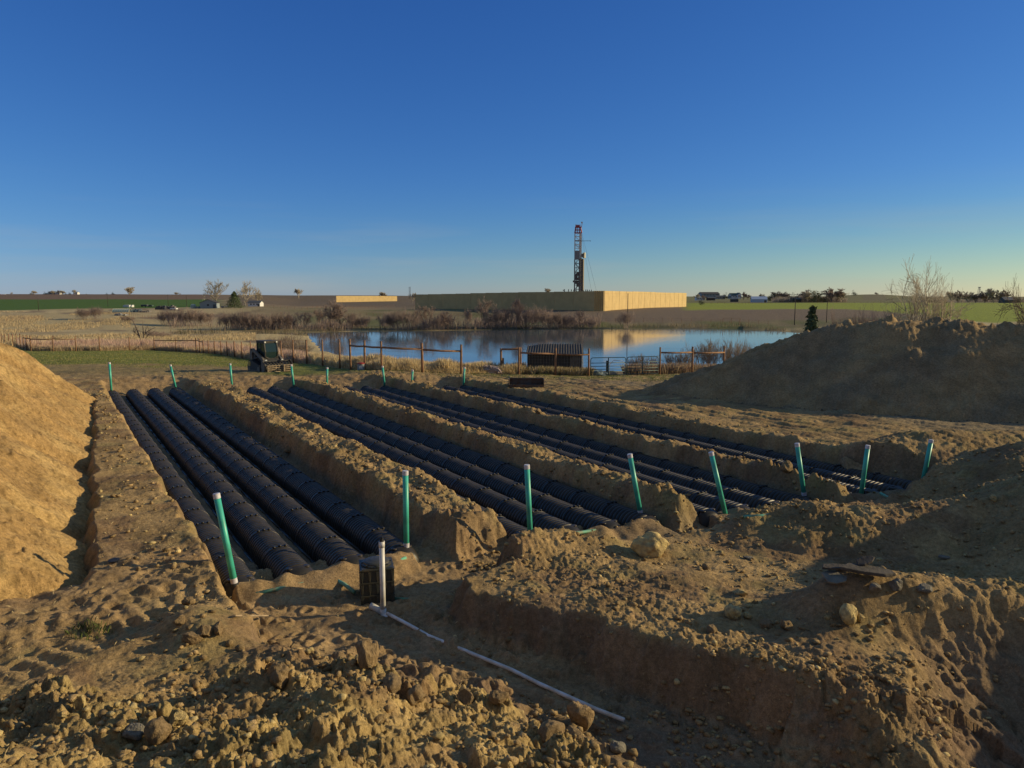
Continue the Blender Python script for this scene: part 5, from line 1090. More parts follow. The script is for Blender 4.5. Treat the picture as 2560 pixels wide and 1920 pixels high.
# junk yard
jg = 'scrap and gear in the junk yard'
def junk(px0, px1, yb, yt, m, label, cat, name, kind='box', d=2.5):
    p = G((px0 + px1) / 2, yb); s = mpx(p.y); w = (px1 - px0) * s; h = (yb - yt) * s; b = MB(); root = None
    if kind == 'hoop':
        n = 8; root = empty(name, p)
        for k in range(n):
            x = -w / 2 + w * k / (n - 1); q = MB(); q.tube([(x, d * .5 * (1 - math.cos(a)), h * math.sin(a)) for a in np.linspace(0, math.pi, 9)], .08, 4); q.build('hoop', M['hoop'], root)
        vs = []
        for a in np.linspace(.2, 2.2, 8): vs += [(-w / 2, d * .5 * (1 - math.cos(a)), h * .97 * math.sin(a)), (w / 2, d * .5 * (1 - math.cos(a)), h * .97 * math.sin(a))]
        b.add(vs, [(2 * k, 2 * k + 1, 2 * k + 3, 2 * k + 2) for k in range(7)]); b.build('cover', M[m], root); o = root
    elif kind == 'trailer':
        root = empty(name, p); b.box((0, d / 2, h * .62), (w, d, h * .6)); b.build('body', M[m], root, bevel=.1)
        for s_ in (-.3, .3): q = MB(); q.lathe([(h * .2, -.1), (h * .2, .1)], 12, (w * s_, -.02, h * .2), Matrix.Rotation(R(90), 3, 'X')); q.build('wheel', M['black'], root)
        o = root
    elif kind == 'tank': b.lathe([(w * .5, 0), (w * .5, h * .75), (w * .3, h * .95), (.1, h)], 14); o = b.build(name, M[m])
    else:
        rr = random.Random(int(px0))
        for k in range(16):
            ww = w * rr.uniform(.08, .3); x = rr.uniform(-.5, .5) * (w - ww); hh = h * rr.uniform(.4, 1); b.box((x, rr.uniform(0, d), hh / 2), (ww, rr.uniform(.5, 2), hh), Matrix.Rotation(rr.uniform(-.4, .4), 3, 'Z'))
        o = b.build(name, M[m])
    o.location = p; tag(o, label, cat, jg)
junk(280, 321, 783, 772, 'hoop', 'pale curved hoop cover at the left end of the junk yard', 'hoop house', 'hoop_house', 'hoop', 4)
junk(306, 334, 768, 762, 'white', 'white pipes and frames behind the pale hoop cover', 'pipe stack', 'pipe_stack'); junk(352, 367, 768, 761, 'roof_dark', 'dark parked pickup above the junk rows', 'truck', 'parked_truck', 'trailer')
junk(371, 380, 768, 762, 'roof_green', 'small dark trailer right of the pickup', 'trailer', 'small_trailer', 'trailer'); junk(384, 414, 774, 764, 'roof_dark', 'long low dark stack, left half, mid junk yard', 'stack', 'scrap_stack'); junk(412, 441, 773, 763, 'rig_dark', 'long low dark stack, right half, near the pole', 'stack', 'scrap_stack')
junk(322, 350, 780, 773, 'tarp', 'row of blue-grey scrap next to the hoop cover', 'scrap row', 'scrap_row'); junk(345, 372, 781, 776, 'rig_dark', 'dark scrap row below the pickup', 'scrap row', 'scrap_row'); junk(285, 318, 789, 783, 'rig_grey', 'grey scrap row under the hoop cover', 'scrap row', 'scrap_row')
junk(477, 489, 771, 760, 'hoop', 'pale cylindrical tank left of the grey shed', 'tank', 'storage_tank', 'tank'); junk(425, 440, 775, 770, 'white', 'small white boat hull in front of the dark stack', 'boat', 'small_boat', 'trailer')
junk(488, 502, 771, 766, 'siding_grey', 'small clutter just left of the grey shed door', 'scrap row', 'scrap_row'); junk(552, 575, 769, 765, 'rig_grey', 'low clutter between shed and dark conifer', 'scrap row', 'scrap_row')

# ------------------------------------------------------------------ trees and shrubs
def branch(out, p, d, L, r, depth, rr, spread=.55, up=.15, seg=3, kids=(2, 4), tips=None, rmin=.01):
    pts = [p]; rad = [r]; q = p.copy(); dd = d.copy()
    for k in range(seg):
        dd = (dd + Vector((rr.gauss(0, .13), rr.gauss(0, .13), rr.gauss(0, .08) + up * .3))).normalized(); q = q + dd * L / seg; pts.append(q.copy()); rad.append(max(rmin, r * (1 - .5 * (k + 1) / seg)))
    out.append((pts, rad))
    if depth <= 0:
        if tips is not None: tips.append(q)
        return
    for k in range(rr.randint(*kids)):
        f = rr.uniform(.35, 1.0); i = min(int(f * seg), seg - 1); b = pts[i].lerp(pts[i + 1], f * seg - i); az = rr.uniform(0, 6.28); perp = dd.orthogonal().normalized(); perp = Matrix.Rotation(az, 3, dd) @ perp
        nd = (dd * rr.uniform(.7, 1) + perp * spread * rr.uniform(.7, 1.3) + Vector((0, 0, up))).normalized()
        branch(out, b, nd, L * rr.uniform(.55, .8), max(rmin, r * .55), depth - 1, rr, spread, up, seg, kids, tips, rmin)
def wood_mesh(paths, name, m, n=3, parent=None):
    V = []; Fq = []; base = 0; ang = np.arange(n) * 2 * math.pi / n
    for pts, rad in paths:
        P = np.array([p[:] for p in pts]); T = np.gradient(P, axis=0); T /= np.linalg.norm(T, axis=1)[:, None] + 1e-9; ref = np.array([1., 0, 0]) if abs(T[0, 0]) < .8 else np.array([0, 1., 0])
        A = np.cross(T, ref); A /= np.linalg.norm(A, axis=1)[:, None] + 1e-9; B = np.cross(T, A); rr_ = np.array(rad)[:, None, None]
        V.append((P[:, None, :] + (A[:, None, :] * np.cos(ang)[None, :, None] + B[:, None, :] * np.sin(ang)[None, :, None]) * rr_).reshape(-1, 3)); k = len(pts)
        i, j = np.meshgrid(np.arange(k - 1), np.arange(n), indexing='ij'); j2 = (j + 1) % n; Fq.append(base + np.stack([i * n + j, i * n + j2, (i + 1) * n + j2, (i + 1) * n + j], -1).reshape(-1, 4)); base += k * n
    return np_mesh(name, np.concatenate(V), np.concatenate(Fq), m, parent=parent)
def shrub_proto(seed, m, stems=16, h=1.0, spread=.55, depth=3, rmin=.0035, r=.014, wide=.35, name='bare_shrub', kids=(3, 4), lean=.5):
    rr = random.Random(seed); out = []
    for k in range(stems):
        a = rr.uniform(0, 6.28); ln = rr.uniform(0, lean); d = Vector((math.cos(a) * ln, math.sin(a) * ln, 1)).normalized(); p = Vector((math.cos(a), math.sin(a), 0)) * rr.uniform(0, wide)
        branch(out, p, d, h * rr.uniform(.35, .6), r, depth, rr, spread, .12, 3, kids, None, rmin)
    return wood_mesh(out, name, m)
def hide_proto(o): bpy.data.objects.remove(o)
class Proto:
    def __init__(s, o):
        s.data = o.data; bpy.data.objects.remove(o); n = len(s.data.vertices); c = np.empty(n * 3, np.float32); s.data.vertices.foreach_get('co', c); c = c.reshape(-1, 3)
        lo, hi = np.percentile(c, 1, 0), np.percentile(c, 99, 0); c[:, 2] /= hi[2]; r = max(hi[0] - lo[0], hi[1] - lo[1]); c[:, :2] = (c[:, :2] - (hi + lo)[:2] / 2 * sst(0, .5, c[:, 2:3])) / r; s.data.vertices.foreach_set('co', c.ravel()); s.data.update()
    def put(s, name, loc, sc, rz, label, cat, group, mat_=None):
        o = bpy.data.objects.new(name, s.data); COL.objects.link(o); o.location = loc; o.scale = sc; o.rotation_euler = (0, 0, rz); return tag(o, label, cat, group)
PS = [Proto(shrub_proto(40 + k, M['twig'], 26, 1, .6, 3, .0036, .010, .6, kids=(3, 5), lean=.6)) for k in range(4)]
PT = [Proto(shrub_proto(60 + k, M['twig'], 4, 1.0, .5, 4, .0034, .02, .06, kids=(3, 5), lean=.4)) for k in range(3)]
def fan_tree_proto(seed, m, rm=.0032):
    rr = random.Random(seed); out = [([Vector((0, 0, 0)), Vector((0, 0, .22))], [.03, .024])]
    for k in range(8):
        a = k * 2.4 + rr.uniform(-.4, .4); ln = rr.uniform(.15, 1.0); d = Vector((math.cos(a) * ln, math.sin(a) * ln, 1)).normalized(); branch(out, Vector((0, 0, rr.uniform(.12, .24))), d, rr.uniform(.26, .38), .013, 4, rr, .48, .12, 3, (2, 4), None, rm)
    return wood_mesh(out, 'bare_tree', m)
PB = [Proto(fan_tree_proto(80 + k, M['bark'])) for k in range(3)]; PD = [Proto(fan_tree_proto(85 + k, M['twig'], .008)) for k in range(2)]; PF = [Proto(fan_tree_proto(95 + k, M['bark'], .010)) for k in range(2)]
PR = [Proto(shrub_proto(90 + k, M['twig_red'], 20, 1, .35, 3, .0025, .007, .4, lean=.45)) for k in range(2)]
SH = [(208, 799, 27, 's', 'left shrub of the pair in the dry marsh under the green field'), (240, 798, 30, 's', 'right shrub of the pair in the dry marsh under the green field'), (385, 846, 20, 's', 'small shrub right of the dead snag in the marsh'), (410, 845, 16, 's', 'smallest shrub between the snag and the pond sliver'), (318, 806, 16, 's', 'tiny shrub above the snag, below the scrap rows'),
      (412, 812, 34, 's', 'leftmost shrub of the thicket below the junk yard pole'), (437, 814, 38, 's', 'second shrub of the thicket below the junk yard'), (462, 815, 40, 's', 'middle shrub of the thicket below the grey shed'), (490, 815, 42, 's', 'tallest shrub of the thicket directly below the grey shed'), (518, 815, 34, 's', 'right end shrub of the thicket below the grey shed'),
      (566, 823, 40, 's', 'shrub at the left of the thicket below the dark conifer'), (592, 824, 42, 's', 'shrub of the thicket directly below the dark conifer'), (618, 824, 46, 's', 'shrub below the pale low house, behind the loader'), (645, 824, 40, 's', 'shrub on the bank straight above the loader'),
      (672, 824, 34, 's', 'low shrub on the bank just right of the loader'), (698, 823, 42, 's', 'wide shrub on the bank where the open water begins'), (726, 823, 38, 's', 'shrub left of the slim tree on the left bank'), (762, 822, 42, 't', 'slim dark tree with forked stem on the left bank'), (795, 822, 48, 't', 'leaning slim tree on the bank before the far left sound wall'),
      (828, 821, 68, 't', 'tallest bare tree of the left bank, under the far left wall'), (852, 820, 58, 't', 'tall bare tree right beside the tallest one of the left bank'), (880, 821, 38, 's', 'broad shrub right of the tall pair of left bank trees'), (906, 821, 30, 's', 'low shrub on the bank before the gap in the thicket'),
      (965, 824, 40, 's', 'shrub with sprawling arms right of the gap'), (992, 824, 48, 's', 'dense shrub just left of the main sound wall end'), (1030, 824, 44, 's', 'shrub straight below the left end of the main sound wall'), (1062, 823, 58, 't', 'forked bare tree near the left end of the main sound wall'), (1095, 824, 36, 's', 'dark shrub at the waterline under the dark wall'),
      (1118, 823, 44, 't', 'twisted small tree at the waterline under the dark wall'), (1168, 817, 42, 't', 'isolated little tree standing alone under the dark wall'), (1212, 820, 70, 't', 'tall reddish bare tree left of the crossarm pole'), (1232, 821, 44, 's', 'dark thick shrub at the base of the tall reddish tree'), (1262, 821, 52, 's', 'shrub under the crossarm pole'),
      (1292, 822, 74, 't', 'broad tall bare tree right of the crossarm pole'), (1318, 822, 50, 's', 'shrub to the right of the broad tall tree'), (1345, 821, 52, 's', 'shrub below the dark wall, left of the rig mast line'), (1372, 821, 42, 's', 'lower shrub left of the rig mast line'), (1400, 821, 38, 's', 'low shrub left below the rig mast'),
      (1424, 821, 34, 's', 'low shrub directly below the rig mast'), (1450, 820, 44, 't', 'small crooked tree below the corner of the sound wall'), (1478, 820, 24, 's', 'last low shrub below the sound wall corner'), (1566, 821, 42, 's', 'pale shrub wrapped round the base of the tall dark pole')]
for k, (px, yb, h, ty, lab) in enumerate(SH):
    p = G(px, yb); s = h * mpx(p.y) * 1.0; pr = PS[k % 4] if ty == 's' else PT[k % 3]; wd = random.uniform(1.0, 1.25) * max(1, 36 / h) if ty == 's' else random.uniform(.75, .95)
    pr.put('bare_shrub' if ty == 's' else 'bare_tree', p, (s * wd, s * wd, s), k * 1.7, 'leafless brown ' + lab if len(lab.split()) < 14 else lab, 'shrub' if ty == 's' else 'tree', 'bare shrubs and small trees on the banks')
for k, (px, y, h, lab) in enumerate([(700, 84, 2.6, 'reddish twiggy bush behind the fence right of the loader'), (728, 82, 2.8, 'reddish bush over the water edge right of the loader'), (752, 80, 2.2, 'pale reddish bush at the left tip of the open water'), (672, 90, 2.4, 'reddish bush directly behind the loader cab')]):
    x = WD(px, y, -1); PR[k % 2].put('red_bush', (x, y, hz(x, y)), (h * 1.1, h * 1.1, h), k, lab, 'bush', 'reddish bushes behind the fence')
for k, (px, y, h, lab) in enumerate([(1590, 55, 1.5, 'bare willow clump behind the right gate'), (1625, 56, 1.5, 'bare willow clump between right gate and brown post'), (1680, 57, 1.7, 'low pinkish willow clump right of the first brown post'), (1755, 58, 2.5, 'tall bare willow clump right of the middle post'), (1790, 57, 2.6, 'tall bare willow clump left of the last post'), (1835, 58, 2.7, 'tall bare willow clump against the heap side'), (1715, 56, 1.9, 'bare willow clump left of the middle post'), (1870, 60, 2.4, 'bare willow clump furthest right above the heap slope')]):
    x = WD(px, y, -1); PR[k % 2].put('bare_willow', (x, y, hz(x, y)), (h, h, h), k * 2.1, lab, 'bush', 'bare willows behind the right fence')
# shrubs and conifer right behind the heap
for k, (px, y, h, lab) in enumerate([(2120, 62, 4.4, 'leaning bare shrub on the left behind the heap crest'), (2165, 62, 4.6, 'bare shrub left of the big bare tree behind the heap'), (2090, 64, 3.4, 'low bare shrub beside the conifer behind the heap'), (2190, 64, 3.6, 'thin bare shrub close left of the big bare tree')]):
    x = WD(px, y, -1); PS[k % 4].put('bare_shrub', (x, y, hz(x, y) + .2), (h * .75, h * .75, h), k, lab, 'shrub', 'bare shrubs behind the heap')
def big_tree(px, y, ytop, label, seed, wpx, mt, name='bare_tree', limbs=10):
    x = WD(px, y, -1); z = hz(x, y); h = ZY(ytop, y) - z; w = wpx * mpx(y); rr = random.Random(seed); root = empty(name, (x, y, z), 0, label, 'tree'); tr = []; cr = []; tips = []
    for k in range(limbs):
        a = k * 2.4 + rr.uniform(-.4, .4); ln = .15 + .75 * ((k % 5) / 4); d = Vector((math.cos(a) * ln, math.sin(a) * ln, 1)).normalized(); one = []
        branch(one, Vector((math.cos(a) * .03, math.sin(a) * .03, rr.uniform(-.02, .05))), d, rr.uniform(.38, .48), .013, 4, rr, .52, .0, 4, (3, 4), tips, .0012); tr.append(one[0]); cr += one[1:]
    zs = np.percentile([p.z for p in tips], 98); xs = np.percentile([abs(p.x) for p in tips], 97); sx, sz = w / 2 / xs, h / zs
    f = lambda P: [([Vector((p.x * sx, p.y * sx, p.z * sz)) for p in pts], [r * h * .95 for r in rad]) for pts, rad in P]
    wood_mesh(f(tr), 'trunk', mt, 6, root); wood_mesh(f(cr), 'crown', mt, 3, root)
    V = []; Fq = []
    for i, t in enumerate(tips):
        if i % 3: continue
        t = Vector((t.x * sx, t.y * sx, t.z * sz)); q = .024; n = len(V); V += [t + Vector((rr.uniform(-q, q), rr.uniform(-q, q), rr.uniform(-q, q))) for _ in range(3)]; Fq.append((n, n + 1, n + 2))
    np_mesh('buds', np.array([v[:] for v in V]), np.array(Fq), M['bud'], parent=root, smooth=False)
big_tree(2303, 66, 671, 'large leafless multi-stemmed tree behind the soil heap crest', 12, 200, M['bark'])
big_tree(2632, 62, 666, 'leafless tree cut by the right photo edge behind the heap', 9, 190, M['bark_dark'])
def crown_leaves(n, rr, shape, s, root, m, name='foliage'):
    V = np.zeros((n * 3, 3)); 
    for i in range(n):
        c = np.array(shape(rr)); d = rr.normal(size=(3, 3)) * s; V[3 * i:3 * i + 3] = c + d
    return np_mesh(name, V, np.arange(n * 3).reshape(-1, 3), m, parent=root, smooth=False)
def conifer(px, yb, yt, label, seed, wr=.30, depth=None, n=2600):
    p = G(px, yb) if depth is None else Vector((WD(px, depth, -1), depth, hz(WD(px, depth, -1), depth))); h = (ZY(yt, p.y) - p.z); root = empty('conifer', p, 0, label, 'conifer'); rr = np.random.default_rng(seed)
    b = MB(); b.tube([(0, 0, 0), (0, 0, h * .97)], [h * .02, .01], 6); b.build('trunk', M['bark_dark'], root)
    def shp(r):
        lay = int(r.integers(1, 17)); f = lay / 17 + r.normal() * .012; a = r.random() * 6.28; k = .7 + .5 * math.sin(a * 3 + lay * 2.1) * .4; rad = h * wr * (1 - f) ** .85 * k * r.random() ** .45; return (rad * math.cos(a), rad * math.sin(a), h * (.06 + .93 * f) - rad * .22)
    crown_leaves(n, rr, shp, h * .018, root, M['needle'])
conifer(587, 770, 727, 'dark green conifer standing between shed and pale house', 1, .85, None, 5200)
conifer(2025, 800, 760, 'small green conifer behind the left end of the heap crest', 2, .30, 64, 2400)
for k, (px, yb, yt, lab) in enumerate([(541, 765, 704, 'large pale bare cottonwood behind the grey shed'), (612, 764, 705, 'pale bare cottonwood right behind the dark conifer'), (641, 762, 722, 'thin bare tree at the right end of the pale house'), (648, 764, 730, 'small bare tree beside the pale house'), (747, 741, 723, 'lone round tree on the horizon left of the far wall'), (957, 744, 731, 'bare round tree behind the far left sound wall'), (1032, 752, 734, 'bare tree just left of the main sound wall'), (324, 736, 719, 'lone broad bare tree on the left horizon'), (444, 738, 731, 'low bare tree on the horizon above the junk yard'), (1370, 735, 722, 'tree top peeping over the dark sound wall')]):
    dp = [None, None, None, None, 1500, 1500, 700, 1700, 1700, 600][k]; p = G(px, yb) if dp is None else Vector((WD(px, dp, 0), dp, ZY(yb, dp))); s = (ZY(yt, p.y) - p.z); wf = (.85, .95, .6, .6, 1.3, 1.5, 1.2, 1.6, 2.2, 1.5)[k]; o = (PB[k % 3] if k < 4 else PF[k % 2]).put('bare_tree', p - Vector((0, 0, s * (.08 if k < 4 else .35))), (s * wf, s * wf, s * (1.1 if k < 4 else 1.38)), k * 1.3, lab, 'tree', 'pale bare trees far across the fields')
# dense far trees
def far_tree_proto(seed, m, wide=.5):
    rr = np.random.default_rng(seed); cl = [(rr.normal() * .22 * wide * 2, rr.normal() * .2, .12 + .75 * rr.random() ** 1.3) for _ in range(12)]
    def shp(r): c = cl[int(r.integers(0, 12))]; return (c[0] + r.normal() * .15, c[1] + r.normal() * .15, max(.02, c[2] + r.normal() * .12))
    o = crown_leaves(700, rr, shp, .035, None, m, 'far_tree'); return Proto(o)
FT = [far_tree_proto(5, M['far_tree']), far_tree_proto(6, M['far_tree'], .8), far_tree_proto(7, M['leaf_yellow'])]
fl = 'trees and bushes around the distant farms'
FTL = [(77, 736, 729, 850, 1, 'dark pointed tree left of the far left farm'), (86, 736, 727, 0, 3, 'bare tree left of the far left farm'), (29, 737, 731, 0, 3, 'small bare tree near the left edge horizon'), (112, 736, 729, 0, 0, 'dark tree at the left end of the far left farm'), (119, 736, 728, 0, 0, 'dark tree behind the dark-roofed farm house'), (132, 735, 727, 0, 3, 'bare tree over the dark-roofed farm house'),
       (148, 736, 726, 0, 3, 'tall bare tree right of the tiny white house'), (157, 736, 727, 0, 3, 'bare tree in the middle of the far left farm'), (165, 736, 731, 0, 1, 'low hedge in the far left farm'), (174, 736, 730, 0, 0, 'dark shrub right of the hedge, far left farm'), (188, 734, 725, 0, 3, 'slender bare tree at the farm right end'),
       (216, 736, 733, 0, 1, 'tiny dark bush right of the far left farm'), (266, 736, 731, 0, 1, 'low dark tree clump left of the lone broad tree'), (283, 736, 730, 0, 0, 'dark tree clump closer to the lone broad tree')]
for k, (px, yb, yt, _, ty, lab) in enumerate(FTL):
    dp = 1700; pr = PF[k % 2] if ty == 3 else FT[ty]; z = ZY(yb, dp); s = ZY(yt, dp) - z; pr.put('far_tree', (WD(px, dp, 8), dp, z - s * .3), (s * 1.4, s, s * 1.3), k, lab, 'tree', fl)
FTR = [(1742, 748, 736, 880, 3, 'bare trees beside the sound wall right end'), (1758, 748, 738, 870, 3, 'bare trees behind the low white building'), (1810, 744, 732, 910, 0, 'dark evergreen between warehouse and green-roofed house'), (1818, 745, 735, 900, 1, 'dark hedge left of the green-roofed house'), (1858, 748, 731, 880, 3, 'pale bare tree right of the white gable'), (1870, 748, 737, 880, 3, 'bare tree left of the blue-white barn'), (1754, 760, 747, 600, 0, 'small dark tree alone in the field by the sound wall'),
       (1905, 748, 735, 950, 3, 'bare tree behind the blue-white barn'), (1925, 750, 732, 900, 0, 'dark tree at the left end of the long tree line'), (1938, 751, 731, 900, 3, 'bare tree, left part of the long tree line'), (1950, 752, 730, 900, 3, 'bare tree before the first yellowing tree'), (1962, 752, 731, 900, 3, 'brown bare tree in the left part of the tree line'), (1975, 752, 732, 880, 1, 'bushy tree left of the brown house'), (1992, 751, 736, 870, 0, 'dark evergreen hiding the brown house'),
       (2006, 752, 726, 880, 3, 'tall bare tree above the brown house'), (2018, 753, 730, 860, 3, 'bare tree between brown house and yellow tree'), (2035, 753, 727, 850, 2, 'yellow-green budding tree in the tree line'), (2048, 753, 733, 850, 2, 'smaller yellow budding tree in the tree line'), (2064, 754, 735, 850, 0, 'dark narrow evergreen right of the yellow trees'), (2078, 754, 721, 850, 3, 'tallest bare tree of the tree line'), (2092, 754, 724, 850, 3, 'broad bare tree right of the tallest one'),
       (2102, 754, 730, 850, 3, 'last bare tree before the brown hill'), (2136, 738, 726, 1600, 0, 'round tree alone on top of the brown hill'), (2190, 738, 731, 1650, 3, 'small bush on the right shoulder of the hill'), (2380, 756, 730, 800, 3, 'bare tree just right of the big near tree'), (2395, 757, 728, 800, 3, 'wide bare tree in the right tree line'), (2350, 757, 742, 800, 1, 'dark low hedge behind the big near tree'), (2420, 757, 735, 800, 3, 'bare tree left of the lattice mast'),
       (2440, 757, 732, 800, 3, 'bare tree below the lattice mast'), (2462, 757, 730, 800, 3, 'broad bare tree right of the lattice mast'), (2485, 757, 723, 790, 3, 'tall bare tree left of the dark blue house'), (2504, 757, 727, 790, 3, 'bare tree touching the dark blue house'), (2545, 757, 740, 780, 0, 'dark evergreen right of the dark blue house'), (2525, 757, 738, 790, 1, 'dark hedge behind the dark blue house'), (2320, 757, 744, 850, 1, 'dark hedge seen through the big near tree')]
for k, (px, yb, yt, dp, ty, lab) in enumerate(FTR):
    x = WD(px, dp, 0); z = ZY(yb, dp); s = ZY(yt, dp) - z; pr = (PF[k % 2] if k % 3 == 0 else PD[k % 2]) if ty == 3 else FT[ty]; w_ = 1.25 if ty != 1 else 1.9
    pr.put('far_tree', (x, dp, z - s * .12), (s * w_, s * w_, s * 1.12), k * 2, lab, 'tree', fl)
b = MB(); z0 = ZY(745, 1500); z1 = ZY(718, 1500)
for s in (-1, 1):
    for t in (-1, 1): b.bar((s * 3, t * 3, 0), (s * 1, t * 1, z1 - z0), .5)
for k in range(6): q = k / 6; w_ = 3 - 2 * q; b.bar((-w_, -w_, (z1 - z0) * q), (w_ * .9, -w_ * .9, (z1 - z0) * (q + .16)), .35)
b.box((0, 0, z1 - z0), (4, 4, 1)); o = b.build('lattice_mast', M['rig_grey']); o.location = (WD(2447, 1500, 5), 1500, z0); tag(o, 'slender lattice mast on the right horizon', 'mast')
b = MB(); z0 = ZY(741, 1400); z1 = ZY(717, 1400); 
for s in (-1, 1): b.bar((s * 1.2, 0, 0), (s * 1.2, 0, z1 - z0), .5)
for k in range(8): b.bar((-1.2, 0, (z1 - z0) * k / 8), (1.2, 0, (z1 - z0) * (k + 1) / 8), .4)
o = b.build('lattice_mast', M['rig_grey']); o.location = (WD(1024.5, 1400, 5), 1400, z0); tag(o, 'slender drilling mast on the horizon left of the main sound wall', 'mast')
# dead snag
rr = random.Random(3); out = []; base = Vector((0, 0, 0))
def curve(p0, seq, r0): pts = [Vector(p0)]; [pts.append(Vector(q)) for q in seq]; out.append((pts, list(np.linspace(r0, .03, len(pts)))))
p = G(350, 849); s = 58 * mpx(p.y) / 4.0; root = empty('dead_snag', p, 0, 'dead snag with one long arching limb in the marsh', 'dead tree'); root.scale = (s, s, s)
curve((0, 0, 0), [(-.2, 0, 1), (-.6, 0, 2.2), (-1.0, 0, 3.2), (-1.8, 0, 3.8), (-2.6, 0, 4.0)], .14); wood_mesh(out, 'trunk', M['bark_dark'], 5, root); out = []
curve((.6, 0, 0), [(.65, 0, 1.2), (.6, 0, 2.4), (.62, .1, 3.0)], .11); curve((.6, 0, .6), [(1.2, 0, 1.3), (1.9, 0, 1.7), (2.8, 0, 2.1)], .09); curve((1.0, 0, .2), [(1.5, 0, .9), (2.2, 0, 1.0)], .07); curve((-.1, 0, .6), [(-.9, 0, 1.3), (-1.2, 0, 1.7)], .06); curve((.9, 0, .9), [(1.1, .1, 1.8), (1.6, .1, 2.6)], .06)
for k in range(14): a = Vector((rr.uniform(-1.2, 1.8), rr.uniform(-.3, .3), rr.uniform(.2, 1.2))); curve(a, [a + Vector((rr.uniform(-.5, .5), 0, rr.uniform(.4, .9))), a + Vector((rr.uniform(-1, 1), 0, rr.uniform(.9, 1.6)))], .04)
wood_mesh(out, 'branches', M['bark_dark'], 4, root)

# ------------------------------------------------------------------ grasses (uncountable)
def blades(name, x, y, h, w, colr, lean=.35, label=None, cat='grass', zoff=0.0):
    n = len(x); z = H(x, y) + zoff; a = rng.uniform(0, 6.28, n); t = rng.uniform(0, 6.28, n); ln = rng.uniform(0, lean, n) * h
    dx, dy = np.cos(a) * w / 2, np.sin(a) * w / 2; tx, ty = np.cos(t) * ln, np.sin(t) * ln
    V = np.empty((n, 4, 3)); V[:, 0] = np.stack([x - dx, y - dy, z - .03], 1); V[:, 1] = np.stack([x + dx, y + dy, z - .03], 1); V[:, 2] = np.stack([x + tx * .4 + dx * .8, y + ty * .4 + dy * .8, z + h * .6], 1); V[:, 3] = np.stack([x + tx, y + ty, z + h], 1)
    b = np.arange(n)[:, None] * 4; Fq = np.concatenate([b + [0, 1, 2], b + [0, 2, 3]], 1).reshape(-1, 3)
    C = np.repeat(colr, 4, 0); o = np_mesh(name, V.reshape(-1, 3), Fq, M_BLADE, C, False); o['kind'] = 'stuff'; tag(o, label, cat); return o
def jit(base, n, s=.2, alt=None, p=.3):
    c = np.tile(np.array(base), (n, 1)) * rng.uniform(1 - s, 1 + s, (n, 1))
    if alt is not None: m = rng.random(n) < p; c[m] = np.array(alt) * rng.uniform(1 - s, 1 + s, (m.sum(), 1))
    return c
def fy_(px): return np.interp((px - 1280) / F, _fx, _fy)
def scatter(n, px0, px1, d0, d1, pw=1.0, clump=None):
    px = rng.uniform(px0, px1, n); yy = fy_(px) + d0 + (d1 - d0) * rng.random(n) ** pw; x = (px - 1280) / F * (yy * math.cos(PITCH) + 5.5 * math.sin(PITCH))
    if clump is not None: k = fbm(x * .5, yy * .5, 3, 120) > clump * rng.uniform(-1, 1, n) * 1.0 - .25; x, yy, px = x[k], yy[k], px[k]
    return x, yy, px
x, y, px = scatter(75000, 690, 1310, .4, 9, 1.4, .5); k = np.clip(.62 + .35 * fbm(x * .6, y * .6, 2, 121), .2, 1.2) * sst(.3, 1.5, y - fy_(px)); keep = k > .12; x, y, k = x[keep], y[keep], k[keep]
blades('tall_dry_grass', x, y, (.95 + .25 * rng.random(len(x))) * k, rng.uniform(.012, .03, len(x)), jit((.68, .55, .31), len(x), .25, (.50, .39, .23), .3), .4, 'tall dry straw grass behind the rail fence at the pond')
x, y, px = scatter(16000, 1290, 1480, .3, 3.0, 1.0, .5); blades('tall_dry_grass', x, y, rng.uniform(.25, .7, len(x)), rng.uniform(.012, .025, len(x)), jit((.46, .37, .22), len(x), .25, (.25, .22, .10), .3), .5, 'dry weeds at the foot of the shed')
x, y, px = scatter(16000, 1560, 1900, .5, 6, 1.0, .5); blades('tall_dry_grass', x, y, rng.uniform(.3, .9, len(x)), rng.uniform(.012, .025, len(x)), jit((.42, .33, .21), len(x), .25, (.33, .22, .15), .4), .4, 'dry brush behind the right fence section')
x, y, px = scatter(110000, 40, 780, .8, 26, 1.3, .3); blades('pink_brush', x, y, rng.uniform(.5, 1.35, len(x)) * np.clip(.8 + .4 * fbm(x * .15, y * .1, 2, 122), .3, 1.3), rng.uniform(.02, .05, len(x)), jit((.56, .38, .30), len(x), .22, (.66, .51, .33), .35), .3, 'pinkish dry brush behind the long left fence', 'brush')
x, y, px = scatter(22000, 40, 700, .3, 4, 1.0); blades('tall_dry_grass', x, y, rng.uniform(.3, .8, len(x)), rng.uniform(.02, .05, len(x)), jit((.58, .46, .28), len(x), .22, (.42, .3, .2), .3), .3, 'pale straw grass at the foot of the long left fence')
n = 90000; px = rng.uniform(-60, 640, n); yy = rng.uniform(112, 370, n) ** 1.0; x = (px - 1280) / F * yy; f = fbm(x * .035, yy * .016, 4, 123); k = (f > -.12) & ((px < 330) | (yy < 230)); x, yy, f = x[k], yy[k], f[k]; ok = sd_poly(x, yy, POND) < -1; x, yy, f = x[ok], yy[ok], f[ok]
blades('marsh_reeds', x, yy, rng.uniform(.3, .9, len(x)), rng.uniform(.06, .16, len(x)), jit((.60, .47, .26), len(x), .2, (.42, .32, .2), .3), .25, 'pale dry reeds covering the marsh', 'reeds')
